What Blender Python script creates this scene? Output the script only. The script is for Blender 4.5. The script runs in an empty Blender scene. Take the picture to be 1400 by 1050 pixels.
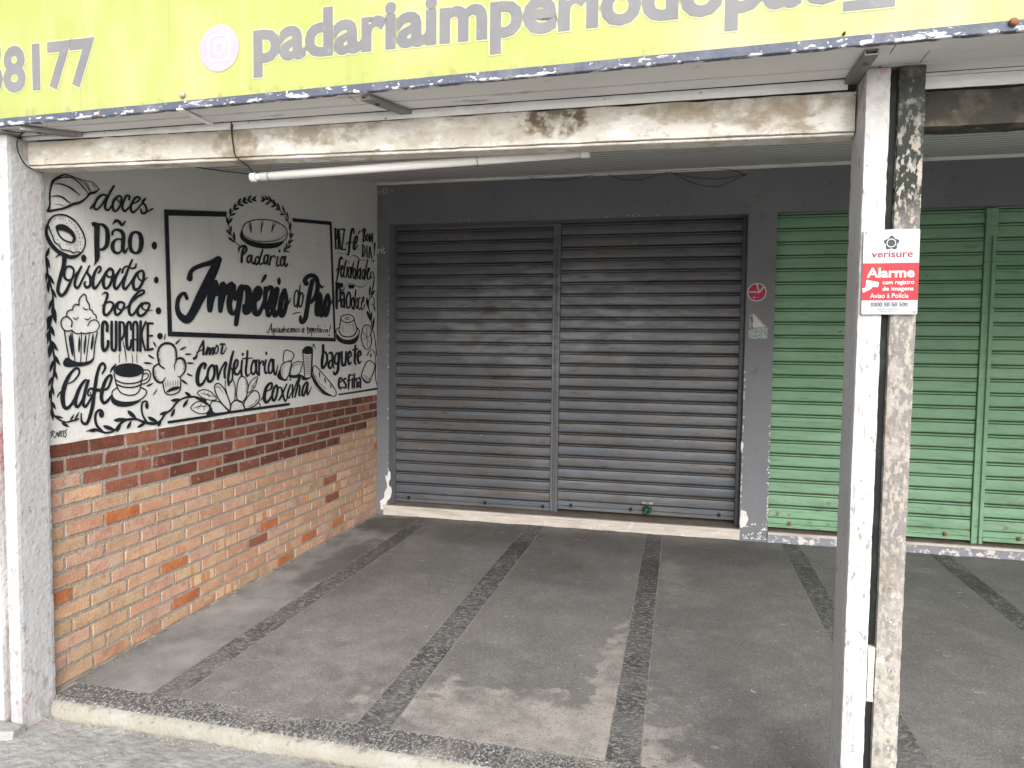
import bpy, bmesh, math, random
from mathutils import Vector, Matrix, noise as mnoise
from mathutils.geometry import tessellate_polygon

random.seed(7)
S = bpy.context.scene
COL = S.collection

# ---------------------------------------------------------------- camera
YAW, PITCH, ROLL, FPX = -0.23435576, 0.05508054, 0.01184402, 962.46
CAM = Vector((2.569128, -5.690046, 1.5))
_f = Vector((math.sin(YAW)*math.cos(PITCH), math.cos(YAW)*math.cos(PITCH), -math.sin(PITCH)))
_r = Vector((math.cos(YAW), -math.sin(YAW), 0))
_u = _r.cross(_f)
RR = _r*math.cos(ROLL) + _u*math.sin(ROLL)
UU = _u*math.cos(ROLL) - _r*math.sin(ROLL)
cd = bpy.data.cameras.new('camera'); cam = bpy.data.objects.new('camera', cd); COL.objects.link(cam)
cd.sensor_width = 36; cd.lens = FPX/1400*36; cd.clip_start = 0.05; cd.clip_end = 600
m3 = Matrix((RR, UU, -_f)).transposed()
cam.matrix_world = Matrix.Translation(CAM) @ m3.to_4x4()
S.camera = cam

# ---------------------------------------------------------------- light
SUN_EL, SUN_AZ = math.radians(31), math.radians(157)      # compass style, from +Y clockwise
w = bpy.data.worlds.new('World'); S.world = w; w.use_nodes = True
nt = w.node_tree; nt.nodes.clear()
sky = nt.nodes.new('ShaderNodeTexSky'); sky.sky_type = 'NISHITA'; sky.sun_disc = False
sky.sun_elevation = SUN_EL; sky.sun_rotation = SUN_AZ; sky.air_density = 1.0; sky.dust_density = 3.0; sky.ozone_density = 1.0
hs = nt.nodes.new('ShaderNodeHueSaturation'); hs.inputs['Saturation'].default_value = 0.18
bg = nt.nodes.new('ShaderNodeBackground'); bg.inputs['Strength'].default_value = 0.15
wo = nt.nodes.new('ShaderNodeOutputWorld')
nt.links.new(sky.outputs[0], hs.inputs['Color']); nt.links.new(hs.outputs[0], bg.inputs[0]); nt.links.new(bg.outputs[0], wo.inputs[0])
sd = bpy.data.lights.new('sun', 'SUN'); sd.energy = 1.5; sd.angle = math.radians(50); sd.color = (1, .985, .965)
so = bpy.data.objects.new('sun', sd); COL.objects.link(so)
dvec = Vector((math.sin(SUN_AZ)*math.cos(SUN_EL), math.cos(SUN_AZ)*math.cos(SUN_EL), math.sin(SUN_EL)))
so.rotation_euler = dvec.to_track_quat('Z', 'Y').to_euler(); so.location = (2, -8, 8)
S.view_settings.view_transform = 'Standard'; S.view_settings.look = 'None'
S.view_settings.gamma = 1; S.view_settings.use_curve_mapping = False
S.view_settings.exposure = 0.95
S.render.engine = 'CYCLES'
S.cycles.max_bounces = 8; S.cycles.diffuse_bounces = 5

# ---------------------------------------------------------------- helpers
def ray(u, v):
    return (_f + RR*((u-700)/FPX) - UU*((v-525)/FPX))
def at(u, v, ax, val):
    d = ray(u, v); t = (val-CAM[ax])/d[ax]; return CAM + d*t
def at_plane(u, v, P, N):
    d = ray(u, v); return CAM + d*((P-CAM).dot(N)/d.dot(N))

def obj(name, me, mat=None, parent=None, label=None, cat=None, group=None, kind=None, loc=None):
    if isinstance(me, bmesh.types.BMesh):
        bm = me; me = bpy.data.meshes.new(name); bm.to_mesh(me); bm.free()
    o = bpy.data.objects.new(name, me); COL.objects.link(o)
    if me is not None and mat is not None and len(me.materials) == 0: me.materials.append(mat)
    if parent: o.parent = parent
    if loc: o.location = loc
    if label: o['label'] = label
    if cat: o['category'] = cat
    if group: o['group'] = group
    if kind: o['kind'] = kind
    return o
def thing(name, label, cat, group=None, loc=(0, 0, 0)):
    o = bpy.data.objects.new(name, None); COL.objects.link(o); o.location = loc
    o.empty_display_size = .1
    o['label'] = label; o['category'] = cat
    if group: o['group'] = group
    return o

def box(bm, x0, x1, y0, y1, z0, z1, bev=0.0):
    vs = [bm.verts.new(c) for c in ((x0,y0,z0),(x1,y0,z0),(x1,y1,z0),(x0,y1,z0),(x0,y0,z1),(x1,y0,z1),(x1,y1,z1),(x0,y1,z1))]
    fs = [bm.faces.new([vs[i] for i in q]) for q in ((0,3,2,1),(4,5,6,7),(0,1,5,4),(1,2,6,5),(2,3,7,6),(3,0,4,7))]
    if bev > 0:
        es = list({e for f in fs for e in f.edges})
        bmesh.ops.bevel(bm, geom=es, offset=bev, segments=1, affect='EDGES', clamp_overlap=True)
def bx(x0, x1, y0, y1, z0, z1, bev=0.0):
    bm = bmesh.new(); box(bm, x0, x1, y0, y1, z0, z1, bev); return bm
def rough_box(x0, x1, y0, y1, z0, z1, step=.04, amp=.002, bev=.004, seed=0, freq=9):
    """box cut into a grid whose skin is uneven, with worn arrises"""
    bm = bmesh.new()
    nx = [max(1, round((b-a)/step)) for a, b in ((x0,x1),(y0,y1),(z0,z1))]
    nx = [min(n, 170) for n in nx]
    grid = {}
    def V(i, j, k):
        key = (i, j, k)
        if key not in grid:
            p = Vector((x0+(x1-x0)*i/nx[0], y0+(y1-y0)*j/nx[1], z0+(z1-z0)*k/nx[2]))
            n = Vector((-1 if i == 0 else (1 if i == nx[0] else 0), -1 if j == 0 else (1 if j == nx[1] else 0), -1 if k == 0 else (1 if k == nx[2] else 0)))
            q = p*freq + Vector((seed*7.1, seed*3.3, 0))
            a = amp*mnoise.noise(q) + amp*.5*mnoise.noise(q*3.1)
            if abs(n.x)+abs(n.y)+abs(n.z) > 1.5: a -= bev*(.6+.8*abs(mnoise.noise(q*2.3)))
            grid[key] = bm.verts.new(p + n*a)
        return grid[key]
    I, J, K = nx
    for i in range(I):
        for j in range(J):
            bm.faces.new((V(i,j,0),V(i,j+1,0),V(i+1,j+1,0),V(i+1,j,0))); bm.faces.new((V(i,j,K),V(i+1,j,K),V(i+1,j+1,K),V(i,j+1,K)))
    for i in range(I):
        for k in range(K):
            bm.faces.new((V(i,0,k),V(i+1,0,k),V(i+1,0,k+1),V(i,0,k+1))); bm.faces.new((V(i,J,k),V(i,J,k+1),V(i+1,J,k+1),V(i+1,J,k)))
    for j in range(J):
        for k in range(K):
            bm.faces.new((V(0,j,k),V(0,j,k+1),V(0,j+1,k+1),V(0,j+1,k))); bm.faces.new((V(I,j,k),V(I,j+1,k),V(I,j+1,k+1),V(I,j,k+1)))
    return bm
def tube(bm, pts, r, n=8, caps=True):
    rings = []; up = Vector((0, 0, 1))
    for i, p in enumerate(pts):
        p = Vector(p); a = Vector(pts[max(i-1, 0)]); b = Vector(pts[min(i+1, len(pts)-1)])
        t = (b-a).normalized(); s = t.cross(up)
        if s.length < 1e-3: s = t.cross(Vector((0, 1, 0)))
        s.normalize(); q = s.cross(t)
        rr = r[i] if isinstance(r, (list, tuple)) else r
        rings.append([bm.verts.new(p + (s*math.cos(2*math.pi*k/n) + q*math.sin(2*math.pi*k/n))*rr) for k in range(n)])
    for a, b in zip(rings, rings[1:]):
        for k in range(n): bm.faces.new((a[k], a[(k+1)%n], b[(k+1)%n], b[k])).smooth = True
    if caps:
        bm.faces.new(rings[0][::-1]); bm.faces.new(rings[-1])
def spline(pts, sub=6):
    P = [Vector(p) for p in pts]; out = []
    for i in range(len(P)-1):
        p0 = P[max(i-1, 0)]; p1 = P[i]; p2 = P[i+1]; p3 = P[min(i+2, len(P)-1)]
        for k in range(sub):
            t = k/sub
            out.append(.5*((2*p1)+(-p0+p2)*t+(2*p0-5*p1+4*p2-p3)*t*t+(-p0+3*p1-3*p2+p3)*t**3))
    out.append(P[-1]); return out
def prism(bm, pts, a, b, axis='y'):
    """extrude outline pts (two coords) between a and b along axis"""
    def mk(p, c):
        return {'x': (c, p[0], p[1]), 'y': (p[0], c, p[1]), 'z': (p[0], p[1], c)}[axis]
    A = [bm.verts.new(mk(p, a)) for p in pts]; B = [bm.verts.new(mk(p, b)) for p in pts]
    n = len(pts)
    bm.faces.new(A[::-1]); bm.faces.new(B)
    for i in range(n): bm.faces.new((A[i], A[(i+1)%n], B[(i+1)%n], B[i]))
    bmesh.ops.recalc_face_normals(bm, faces=bm.faces[:])

# ---------------------------------------------------------------- materials
def mat(name, base, layers=(), rough=.85, metal=0.0, bump=0.0, bscale=60, bdist=.01, rnd=0.0, spec=.3, bstretch=(1,1,1)):
    """layers: dicts c (colour), s (noise scale), lo, hi (ramp), d (detail), st (stretch xyz), amt, g=(axis,a,b) gradient mask, off"""
    m = bpy.data.materials.new(name); m.use_nodes = True
    t = m.node_tree; N = t.nodes; L = t.links; N.clear()
    out = N.new('ShaderNodeOutputMaterial'); b = N.new('ShaderNodeBsdfPrincipled'); L.new(b.outputs[0], out.inputs[0])
    b.inputs['Roughness'].default_value = rough; b.inputs['Metallic'].default_value = metal
    b.inputs['Specular IOR Level'].default_value = spec
    geo = N.new('ShaderNodeNewGeometry')
    def pos(st, off):
        mp = N.new('ShaderNodeMapping'); mp.inputs['Scale'].default_value = st; mp.inputs['Location'].default_value = (off, off*1.7, off*.6)
        L.new(geo.outputs['Position'], mp.inputs[0]); return mp.outputs[0]
    col = N.new('ShaderNodeRGB'); col.outputs[0].default_value = (*base, 1); cur = col.outputs[0]
    if rnd > 0:
        oi = N.new('ShaderNodeObjectInfo'); mr = N.new('ShaderNodeMapRange')
        mr.inputs['To Min'].default_value = 1-rnd; mr.inputs['To Max'].default_value = 1+rnd
        L.new(oi.outputs['Random'], mr.inputs[0]); h = N.new('ShaderNodeHueSaturation')
        L.new(mr.outputs[0], h.inputs['Value']); L.new(cur, h.inputs['Color']); cur = h.outputs[0]
    sep = None
    for i, l in enumerate(layers):
        f = None
        if 's' in l:
            nz = N.new('ShaderNodeTexNoise'); nz.inputs['Scale'].default_value = l['s']; nz.inputs['Detail'].default_value = l.get('d', 6)
            nz.inputs['Roughness'].default_value = l.get('r', .6); nz.inputs['Distortion'].default_value = l.get('dist', 0)
            L.new(pos(l.get('st', (1,1,1)), l.get('off', i*3.7+1)), nz.inputs['Vector'])
            mr = N.new('ShaderNodeMapRange'); mr.inputs['From Min'].default_value = l['lo']; mr.inputs['From Max'].default_value = l['hi']
            if 'g' in l and l.get('gadd'):
                # gradient shifts the threshold instead of fading the colour
                if sep is None: sep = N.new('ShaderNodeSeparateXYZ'); L.new(geo.outputs['Position'], sep.inputs[0])
                gr = N.new('ShaderNodeMapRange'); gr.inputs['From Min'].default_value = l['g'][1]; gr.inputs['From Max'].default_value = l['g'][2]
                gr.inputs['To Min'].default_value = -l['gadd']; gr.inputs['To Max'].default_value = 0
                L.new(sep.outputs['XYZ'.index(l['g'][0])], gr.inputs[0])
                ad = N.new('ShaderNodeMath'); ad.operation = 'ADD'; L.new(nz.outputs[0], ad.inputs[0]); L.new(gr.outputs[0], ad.inputs[1])
                L.new(ad.outputs[0], mr.inputs[0])
            else: L.new(nz.outputs[0], mr.inputs[0])
            f = mr.outputs[0]
        if 'g' in l and not l.get('gadd'):
            if sep is None: sep = N.new('ShaderNodeSeparateXYZ'); L.new(geo.outputs['Position'], sep.inputs[0])
            gr = N.new('ShaderNodeMapRange'); gr.interpolation_type = 'SMOOTHSTEP'
            gr.inputs['From Min'].default_value = l['g'][1]; gr.inputs['From Max'].default_value = l['g'][2]
            L.new(sep.outputs['XYZ'.index(l['g'][0])], gr.inputs[0])
            if f is None: f = gr.outputs[0]
            else:
                mu = N.new('ShaderNodeMath'); mu.operation = 'MULTIPLY'; L.new(f, mu.inputs[0]); L.new(gr.outputs[0], mu.inputs[1]); f = mu.outputs[0]
        for bl in l.get('blob', ()):      # (x, y, z, rx, ry, rz): a stain or painted reflection of its own shape
            mp = N.new('ShaderNodeMapping'); mp.vector_type = 'TEXTURE'
            mp.inputs['Location'].default_value = bl[:3]; mp.inputs['Scale'].default_value = bl[3:]
            L.new(geo.outputs['Position'], mp.inputs[0])
            nz2 = N.new('ShaderNodeTexNoise'); nz2.inputs['Scale'].default_value = l.get('bs', 6); nz2.inputs['Detail'].default_value = 5
            L.new(geo.outputs['Position'], nz2.inputs['Vector'])
            ln = N.new('ShaderNodeVectorMath'); ln.operation = 'LENGTH'; L.new(mp.outputs[0], ln.inputs[0])
            a1 = N.new('ShaderNodeMath'); a1.operation = 'MULTIPLY_ADD'; L.new(nz2.outputs[0], a1.inputs[0]); a1.inputs[1].default_value = l.get('bn', 1.6); L.new(ln.outputs['Value'], a1.inputs[2])
            r2 = N.new('ShaderNodeMapRange'); r2.inputs['From Min'].default_value = 1.0+l.get('bn', 1.6)*.5-.12*l.get('soft', 1); r2.inputs['From Max'].default_value = 1.0+l.get('bn', 1.6)*.5+.12*l.get('soft', 1)
            r2.inputs['To Min'].default_value = 1; r2.inputs['To Max'].default_value = 0
            L.new(a1.outputs[0], r2.inputs[0])
            if f is None: f = r2.outputs[0]
            elif l.get('bmul'):
                mu = N.new('ShaderNodeMath'); mu.operation = 'MULTIPLY'; L.new(f, mu.inputs[0]); L.new(r2.outputs[0], mu.inputs[1]); f = mu.outputs[0]
            else:
                mu = N.new('ShaderNodeMath'); mu.operation = 'MAXIMUM'; L.new(f, mu.inputs[0]); L.new(r2.outputs[0], mu.inputs[1]); f = mu.outputs[0]
        am = N.new('ShaderNodeMath'); am.operation = 'MULTIPLY'; L.new(f, am.inputs[0]); am.inputs[1].default_value = l.get('amt', 1); am.use_clamp = True
        mx = N.new('ShaderNodeMix'); mx.data_type = 'RGBA'
        L.new(am.outputs[0], mx.inputs[0]); L.new(cur, mx.inputs[6]); mx.inputs[7].default_value = (*l['c'], 1); cur = mx.outputs[2]
    L.new(cur, b.inputs['Base Color'])
    if bump > 0:
        nz = N.new('ShaderNodeTexNoise'); nz.inputs['Scale'].default_value = bscale; nz.inputs['Detail'].default_value = 8
        L.new(pos(bstretch, 5), nz.inputs['Vector'])
        bp = N.new('ShaderNodeBump'); bp.inputs['Strength'].default_value = bump; bp.inputs['Distance'].default_value = bdist
        L.new(nz.outputs[0], bp.inputs['Height']); L.new(bp.outputs[0], b.inputs['Normal'])
    return m

BLACKPAINT = mat('mural_black_paint', (.012, .015, .020), [dict(c=(.035,.04,.045), s=30, lo=.5, hi=.75, amt=.7), dict(c=(.3,.3,.3), s=90, lo=.70, hi=.74, amt=.5)], rough=.55)
GREYPAINT = mat('mural_grey_paint', (.10, .10, .10), [dict(c=(.58,.57,.54), s=150, lo=.46, hi=.56, d=2)], rough=.8)
PLASTER = mat('wall_plaster_paint', (.70, .69, .66), [
    dict(c=(.60,.59,.565), s=1.6, lo=.35, hi=.7, d=5, amt=.6), dict(c=(.50,.48,.45), s=14, lo=.62, hi=.72, amt=.35),
    dict(c=(.42,.40,.36), s=3.0, st=(1,1,.25), lo=.60, hi=.75, amt=.35), dict(c=(.25,.22,.2), s=45, lo=.72, hi=.75, amt=.6),
    dict(c=(.52,.50,.46), g=('Z', 2.2, 2.7), amt=.45)], bump=.35, bscale=35, bdist=.006, rough=.9)
MORTAR = mat('brick_mortar', (.34, .305, .26), [dict(c=(.30,.27,.23), s=12, lo=.4, hi=.7), dict(c=(.50,.45,.38), s=50, lo=.55, hi=.7, amt=.6)], bump=.8, bscale=90, rough=.95)
def brickmat(n, c, c2, amt=.6, stripes=None):
    ls = [dict(c=c2, s=9, lo=.40, hi=.62, amt=amt+.25), dict(c=tuple(x*.62 for x in c), s=26, lo=.50, hi=.70, d=9, r=.7, amt=.75),
          dict(c=tuple(min(x*1.35, .7) for x in c), s=15, st=(1,.6,1.6), off=4, lo=.54, hi=.68, d=9, r=.7, amt=.6), dict(c=tuple(x*.4 for x in c), s=110, lo=.60, hi=.68, amt=.7),
          dict(c=(.50,.43,.37), s=22, lo=.62, hi=.69, amt=.5), dict(c=tuple(x*.55 for x in c2), s=7, off=6, lo=.45, hi=.62, g=('Z', .20, -.02), amt=.7)]
    if stripes: ls.append(dict(c=stripes, s=9, st=(1, 3.2, .12), lo=.50, hi=.54, d=1, amt=.85))
    return mat(n, c, ls, rough=.85, bump=.5, bscale=90, bdist=.008, rnd=.13)
BR_LIGHT = [brickmat('brick_salmon', (.52,.30,.195), (.46,.24,.15)), brickmat('brick_peach', (.58,.36,.235), (.50,.29,.18)),
            brickmat('brick_tan', (.46,.29,.18), (.52,.36,.24)), brickmat('brick_pinkish', (.49,.27,.19), (.55,.37,.28))]
BR_ORANGE = brickmat('brick_orange', (.44,.135,.055), (.48,.20,.085))
BR_STRIPE = brickmat('brick_striped', (.60,.42,.28), (.56,.36,.22), stripes=(.48,.20,.08))
BR_DARK = [brickmat('brick_dark_red', (.16,.052,.034), (.10,.036,.027)), brickmat('brick_brown_red', (.21,.075,.048), (.15,.055,.036)),
           brickmat('brick_red', (.30,.12,.075), (.23,.08,.05))]
WALLGREY = mat('grey_wall_paint', (.168, .175, .192), [dict(c=(.20,.20,.205), s=1.3, lo=.4, hi=.7), dict(c=(.12,.122,.128), s=5, lo=.6, hi=.8, amt=.5),
    dict(c=(.5,.5,.48), s=38, lo=.745, hi=.76, amt=.8), dict(c=(.05,.05,.05), s=24, lo=.74, hi=.76, amt=.6),
    dict(c=(.235,.24,.25), s=3, st=(1,1,.25), lo=.52, hi=.72, d=9, r=.7, amt=.55), dict(c=(.10,.10,.105), s=11, off=9, lo=.58, hi=.70, d=9, r=.7, amt=.5)], bump=.25, bscale=30, rough=.6)
WHITEPATCH = mat('bare_plaster', (.72,.70,.66), [dict(c=(.5,.48,.45), s=25, lo=.5, hi=.7, amt=.6)], bump=.5, bscale=80)
SHUT = mat('dark_shutter_metal', (.098,.101,.104), [dict(c=(.145,.15,.156), s=1.4, lo=.42, hi=.62, d=4, st=(1,1,1.2)),
    dict(c=(.15,.095,.065), s=5, st=(.25,1,14), lo=.52, hi=.66, amt=.75), dict(c=(.21,.22,.23), s=9, st=(.5,1,10), lo=.58, hi=.74, amt=.5),
    dict(c=(.035,.033,.03), s=16, st=(.5,1,3), lo=.58, hi=.7, amt=.7), dict(c=(.5,.5,.5), s=26, st=(.45,1,2.2), lo=.715, hi=.73, d=3, amt=.8), dict(c=(.11,.125,.155), s=2, st=(.6,1,5), off=12, lo=.48, hi=.6, amt=.6),
    dict(c=(.20,.21,.215), s=40, lo=.62, hi=.7, amt=.35),
    dict(c=(.30,.32,.335), s=7, st=(.6,1,2), lo=.35, hi=.6, amt=.75, bmul=True, blob=[(1.45,.12,1.72,1.15,1,.42)], bn=1.0, bs=2, soft=2.4),  # painted highlight: street reflection put into the colour at mid-shutter
    dict(c=(.14,.165,.20), s=3, st=(.4,1,9), lo=.56, hi=.68, amt=.6)], rough=.42, metal=.25, bump=.15, bscale=120, spec=.5)
SHUTGAP = mat('shutter_joint_dark', (.022,.018,.015), [dict(c=(.10,.045,.025), s=6, st=(.3,1,4), lo=.5, hi=.65, amt=.8)], rough=.8)
GREEN = mat('green_shutter_paint', (.180,.335,.200), [dict(c=(.220,.385,.235), s=2, lo=.4, hi=.65), dict(c=(.10,.21,.115), s=7, st=(.4,1,3), lo=.55, hi=.75, amt=.6),
    dict(c=(.035,.045,.03), s=26, st=(.6,1,1.4), lo=.665, hi=.71, amt=.8), dict(c=(.24,.36,.25), s=40, st=(.4,1,1.5), lo=.62, hi=.72, amt=.5),
    dict(c=(.16,.07,.035), s=22, st=(.6,1,1.4), lo=.60, hi=.66, g=('Z',.60,.10), amt=.9), dict(c=(.06,.085,.06), s=9, st=(.3,1,5), off=14, lo=.58, hi=.68, d=9, r=.7, amt=.55), dict(c=(.07,.09,.06), s=5, st=(.6,1,2), off=4, lo=.45, hi=.7, g=('Z',.9,.12), d=9, amt=.5), dict(c=(.30,.44,.32), s=3, st=(.5,1,2), off=18, lo=.52, hi=.7, d=8, amt=.5)], rough=.55, bump=.25, bscale=90, spec=.35)
GREENGAP = mat('green_joint_dark', (.03,.06,.03), [dict(c=(.13,.05,.025), s=7, st=(.3,1,4), lo=.56, hi=.66, amt=.7)], rough=.8)
MARBLE = mat('sill_marble', (.56,.51,.45), [dict(c=(.40,.35,.30), s=6, st=(.5,1,3), lo=.45, hi=.7), dict(c=(.28,.24,.2), s=30, lo=.62, hi=.7, amt=.7), dict(c=(.70,.67,.62), s=20, lo=.6, hi=.7, amt=.6)], rough=.6, bump=.3, bscale=60)
SILLTOP = mat('dusty_sill_top', (.19,.155,.13), [dict(c=(.28,.24,.2), s=8, lo=.45, hi=.7)], rough=.8)
POST = mat('chipped_white_paint', (.455,.455,.46), [
    dict(c=(.385,.375,.36), s=5, lo=.42, hi=.7, amt=.6), dict(c=(.22,.20,.19), s=42, st=(1,1,.5), lo=.60, hi=.63, d=8, r=.7, amt=.85), dict(c=(.40,.385,.37), s=7, st=(2,2,.3), lo=.52, hi=.66, amt=.6), dict(c=(.28,.26,.25), s=80, st=(1,1,.12), lo=.64, hi=.68, amt=.7),
    dict(c=(.33,.31,.31), s=26, st=(1,1,.5), lo=.50, hi=.54, g=('Z', .42, -.02), gadd=.16, amt=.85),
    dict(c=(.50,.22,.22), s=12, lo=.66, hi=.69, amt=.55), dict(c=(.45,.28,.28), s=9, lo=.5, hi=.62, g=('Z', .12, -.07), amt=.5),
    dict(c=(.38,.36,.32), s=7, lo=.42, hi=.56, g=('Z', 2.02, 2.22), amt=.8), dict(c=(.10,.10,.085), s=16, lo=.5, hi=.66, g=('Z', 2.08, 2.3), amt=.7)],
    bump=.6, bscale=50, bdist=.006, rough=.75)
POSTDARK = mat('mouldy_concrete', (.20,.182,.172), [
    dict(c=(.37,.355,.315), s=24, lo=.36, hi=.55, g=('Z', 1.0, .45)), dict(c=(.34,.30,.285), s=30, st=(1,1,.5), lo=.52, hi=.62, amt=.8),
    dict(c=(.030,.034,.028), s=22, lo=.26, hi=.40, g=('Z', 1.78, 1.96)),
    dict(c=(.36,.33,.28), s=75, st=(1,1,.45), lo=.51, hi=.56, g=('Z', 2.24, 2.0), amt=.9),
    dict(c=(.20,.17,.13), s=9, lo=.55, hi=.65, amt=.4), dict(c=(.16,.15,.13), s=42, st=(1,1,.5), lo=.60, hi=.65, amt=.75), dict(c=(.60,.58,.53), s=36, lo=.60, hi=.65, g=('Z',1.0,.5), amt=.8)],
    bump=.8, bscale=55, bdist=.008, rough=.92)
POSTLEFT = mat('stained_neighbour_paint', (.50,.46,.44), [dict(c=(.72,.70,.69), s=4, st=(1,1,.4), lo=.45, hi=.6), dict(c=(.45,.18,.18), s=6, st=(1,1,.5), lo=.55, hi=.65, amt=.7),
    dict(c=(.15,.13,.12), s=9, lo=.6, hi=.72, amt=.7)], bump=.6, bscale=50, rough=.9)
BEAM = mat('peeling_beam_paint', (.66,.63,.575), [
    dict(c=(.35,.31,.25), s=70, st=(.6,1,1), lo=.58, hi=.66, amt=.6), dict(c=(.42,.37,.29), s=9, st=(.7,1,1), off=5, lo=.52, hi=.62, d=9, r=.7, amt=.75),
    dict(c=(.52,.475,.40), s=4, st=(.5,1,1), lo=.42, hi=.66), dict(c=(.30,.25,.18), s=6, st=(.8,1,1.6), lo=.54, hi=.64, d=9, r=.7, amt=.8),
    dict(c=(.78,.76,.72), s=11, st=(.6,1,1.4), lo=.56, hi=.62, amt=.7), dict(c=(.11,.08,.05), s=28, st=(.5,1,1.4), lo=.63, hi=.69, d=9, r=.7, amt=.8), dict(c=(.33,.30,.25), s=3.2, st=(.9,1,1.8), off=21, lo=.50, hi=.66, d=10, r=.75, amt=.6),
    dict(c=(.12,.085,.05), s=26, lo=.40, hi=.56, bmul=True, blob=[(2.15,-3.38,2.235,.11,1,.055)], amt=.95, bn=.9, bs=16),
    dict(c=(.26,.21,.14), s=20, lo=.36, hi=.56, blob=[(1.33,-3.38,2.245,.20,1,.045)], bmul=True, amt=.75, bn=.9, bs=16),
    dict(c=(.26,.21,.14), s=20, off=3, lo=.36, hi=.56, blob=[(.97,-3.38,2.225,.09,1,.06)], bmul=True, amt=.8, bn=.9, bs=16),
    dict(c=(.30,.24,.16), s=14, off=8, lo=.36, hi=.56, blob=[(2.75,-3.38,2.235,.30,1,.045)], bmul=True, amt=.7, bn=.9, bs=14),
    dict(c=(.36,.31,.22), s=12, off=2, lo=.36, hi=.56, blob=[(1.85,-3.38,2.20,.30,1,.03)], bmul=True, amt=.5, bn=.9, bs=14),
    dict(c=(.40,.35,.27), s=8, lo=.4, hi=.56, g=('Z', 2.245, 2.29), amt=.5)],
    bump=.7, bscale=45, bdist=.006, rough=.9, bstretch=(.5,1,1))
BEAMSTAIN = BEAM
BEAMDARK = mat('mouldy_beam', (.055,.052,.042), [dict(c=(.16,.14,.10), s=7, lo=.45, hi=.62), dict(c=(.30,.26,.19), s=12, lo=.58, hi=.66, amt=.7), dict(c=(.02,.02,.018), s=14, lo=.55, hi=.7, amt=.8)], bump=.8, bscale=45, rough=.95)
PVC = mat('ceiling_pvc', (.66,.665,.655), [dict(c=(.58,.58,.57), s=2, lo=.4, hi=.7), dict(c=(.3,.29,.27), s=10, st=(.3,1,1), lo=.6, hi=.75, amt=.5)], rough=.45, spec=.4)
SOFFIT = mat('soffit_board_paint', (.74,.735,.71), [dict(c=(.66,.65,.625), s=4, st=(.3,1,1), lo=.4, hi=.7), dict(c=(.30,.27,.22), s=14, st=(.3,1,1), lo=.64, hi=.7, amt=.6),
    dict(c=(.74,.73,.71), s=30, st=(.3,1,1), lo=.6, hi=.68, amt=.5)], rough=.7, bump=.3, bscale=40)
TRIM = mat('white_trim_paint', (.80,.795,.77), [dict(c=(.62,.60,.55), s=8, st=(.4,1,1), lo=.5, hi=.7), dict(c=(.22,.19,.14), s=34, lo=.67, hi=.70, amt=.8)], rough=.7, bump=.4, bscale=60)
STEELGREY = mat('bracket_grey_steel', (.20,.20,.19), [dict(c=(.27,.27,.255), s=12, st=(1,.3,1), lo=.45, hi=.65), dict(c=(.13,.08,.05), s=25, lo=.64, hi=.7, amt=.6)], rough=.6, metal=.2, bump=.2)
SIGNY = mat('faded_yellow_banner', (.335,.365,.100), [dict(c=(.375,.39,.14), s=1.1, lo=.38, hi=.68, d=3), dict(c=(.35,.40,.13), s=2.0, st=(1,1,.2), lo=.48, hi=.7, amt=.6),
    dict(c=(.42,.425,.22), s=4, st=(2.6,1,.25), lo=.55, hi=.75, amt=.5), dict(c=(.5,.45,.2), s=30, lo=.73, hi=.75, amt=.5), dict(c=(.20,.20,.09), s=26, lo=.52, hi=.70, g=('Z', 2.37, 2.325), amt=.7), dict(c=(.47,.46,.27), s=1.6, st=(1,1,.5), off=11, lo=.46, hi=.62, d=5, amt=.7), dict(c=(.30,.32,.10), s=9, st=(3,1,.12), off=5, lo=.58, hi=.70, amt=.45)], rough=.5, bump=.08, bscale=6, bdist=.02)
SIGNT = mat('faded_grey_lettering', (.17,.17,.175), [dict(c=(.21,.205,.21), s=5, lo=.4, hi=.7), dict(c=(.26,.26,.27), s=40, lo=.6, hi=.7, amt=.5)], rough=.6)
SIGNH = mat('banner_white_outline', (.46,.47,.27), rough=.6)
LILAC = mat('faded_lilac_print', (.38,.335,.40), [dict(c=(.42,.39,.435), s=6, lo=.4, hi=.7), dict(c=(.36,.30,.375), s=12, lo=.55, hi=.7, amt=.5)], rough=.6)
LILACW = mat('faded_pale_print', (.47,.46,.50), rough=.6)
FRAMEM = mat('chipped_navy_frame', (.085,.095,.13), [dict(c=(.62,.62,.64), s=44, st=(.45,1,1.3), lo=.52, hi=.55, g=('Z', 2.326, 2.300), gadd=.16),
    dict(c=(.6,.6,.61), s=60, lo=.64, hi=.67), dict(c=(.6,.6,.62), s=11, st=(.6,1,2), lo=.62, hi=.65, d=9, amt=.8, dist=.4), dict(c=(.20,.20,.22), s=9, lo=.5, hi=.7, amt=.6), dict(c=(.30,.12,.06), s=26, lo=.70, hi=.74, amt=.8)], rough=.55, bump=.3, bscale=80)
RUST = mat('rust', (.25,.11,.06), [dict(c=(.12,.05,.03), s=40, lo=.45, hi=.65)], rough=.9, bump=.5)
TUBEW = mat('white_tube_plastic', (.82,.80,.76), [dict(c=(.66,.62,.55), s=10, st=(.4,1,1), lo=.5, hi=.75, amt=.5)], rough=.35)
CABLE = mat('black_cable', (.015,.015,.015), rough=.6)
WIREG = mat('galvanised_wire', (.22,.2,.18), rough=.5, metal=.5)
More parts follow.
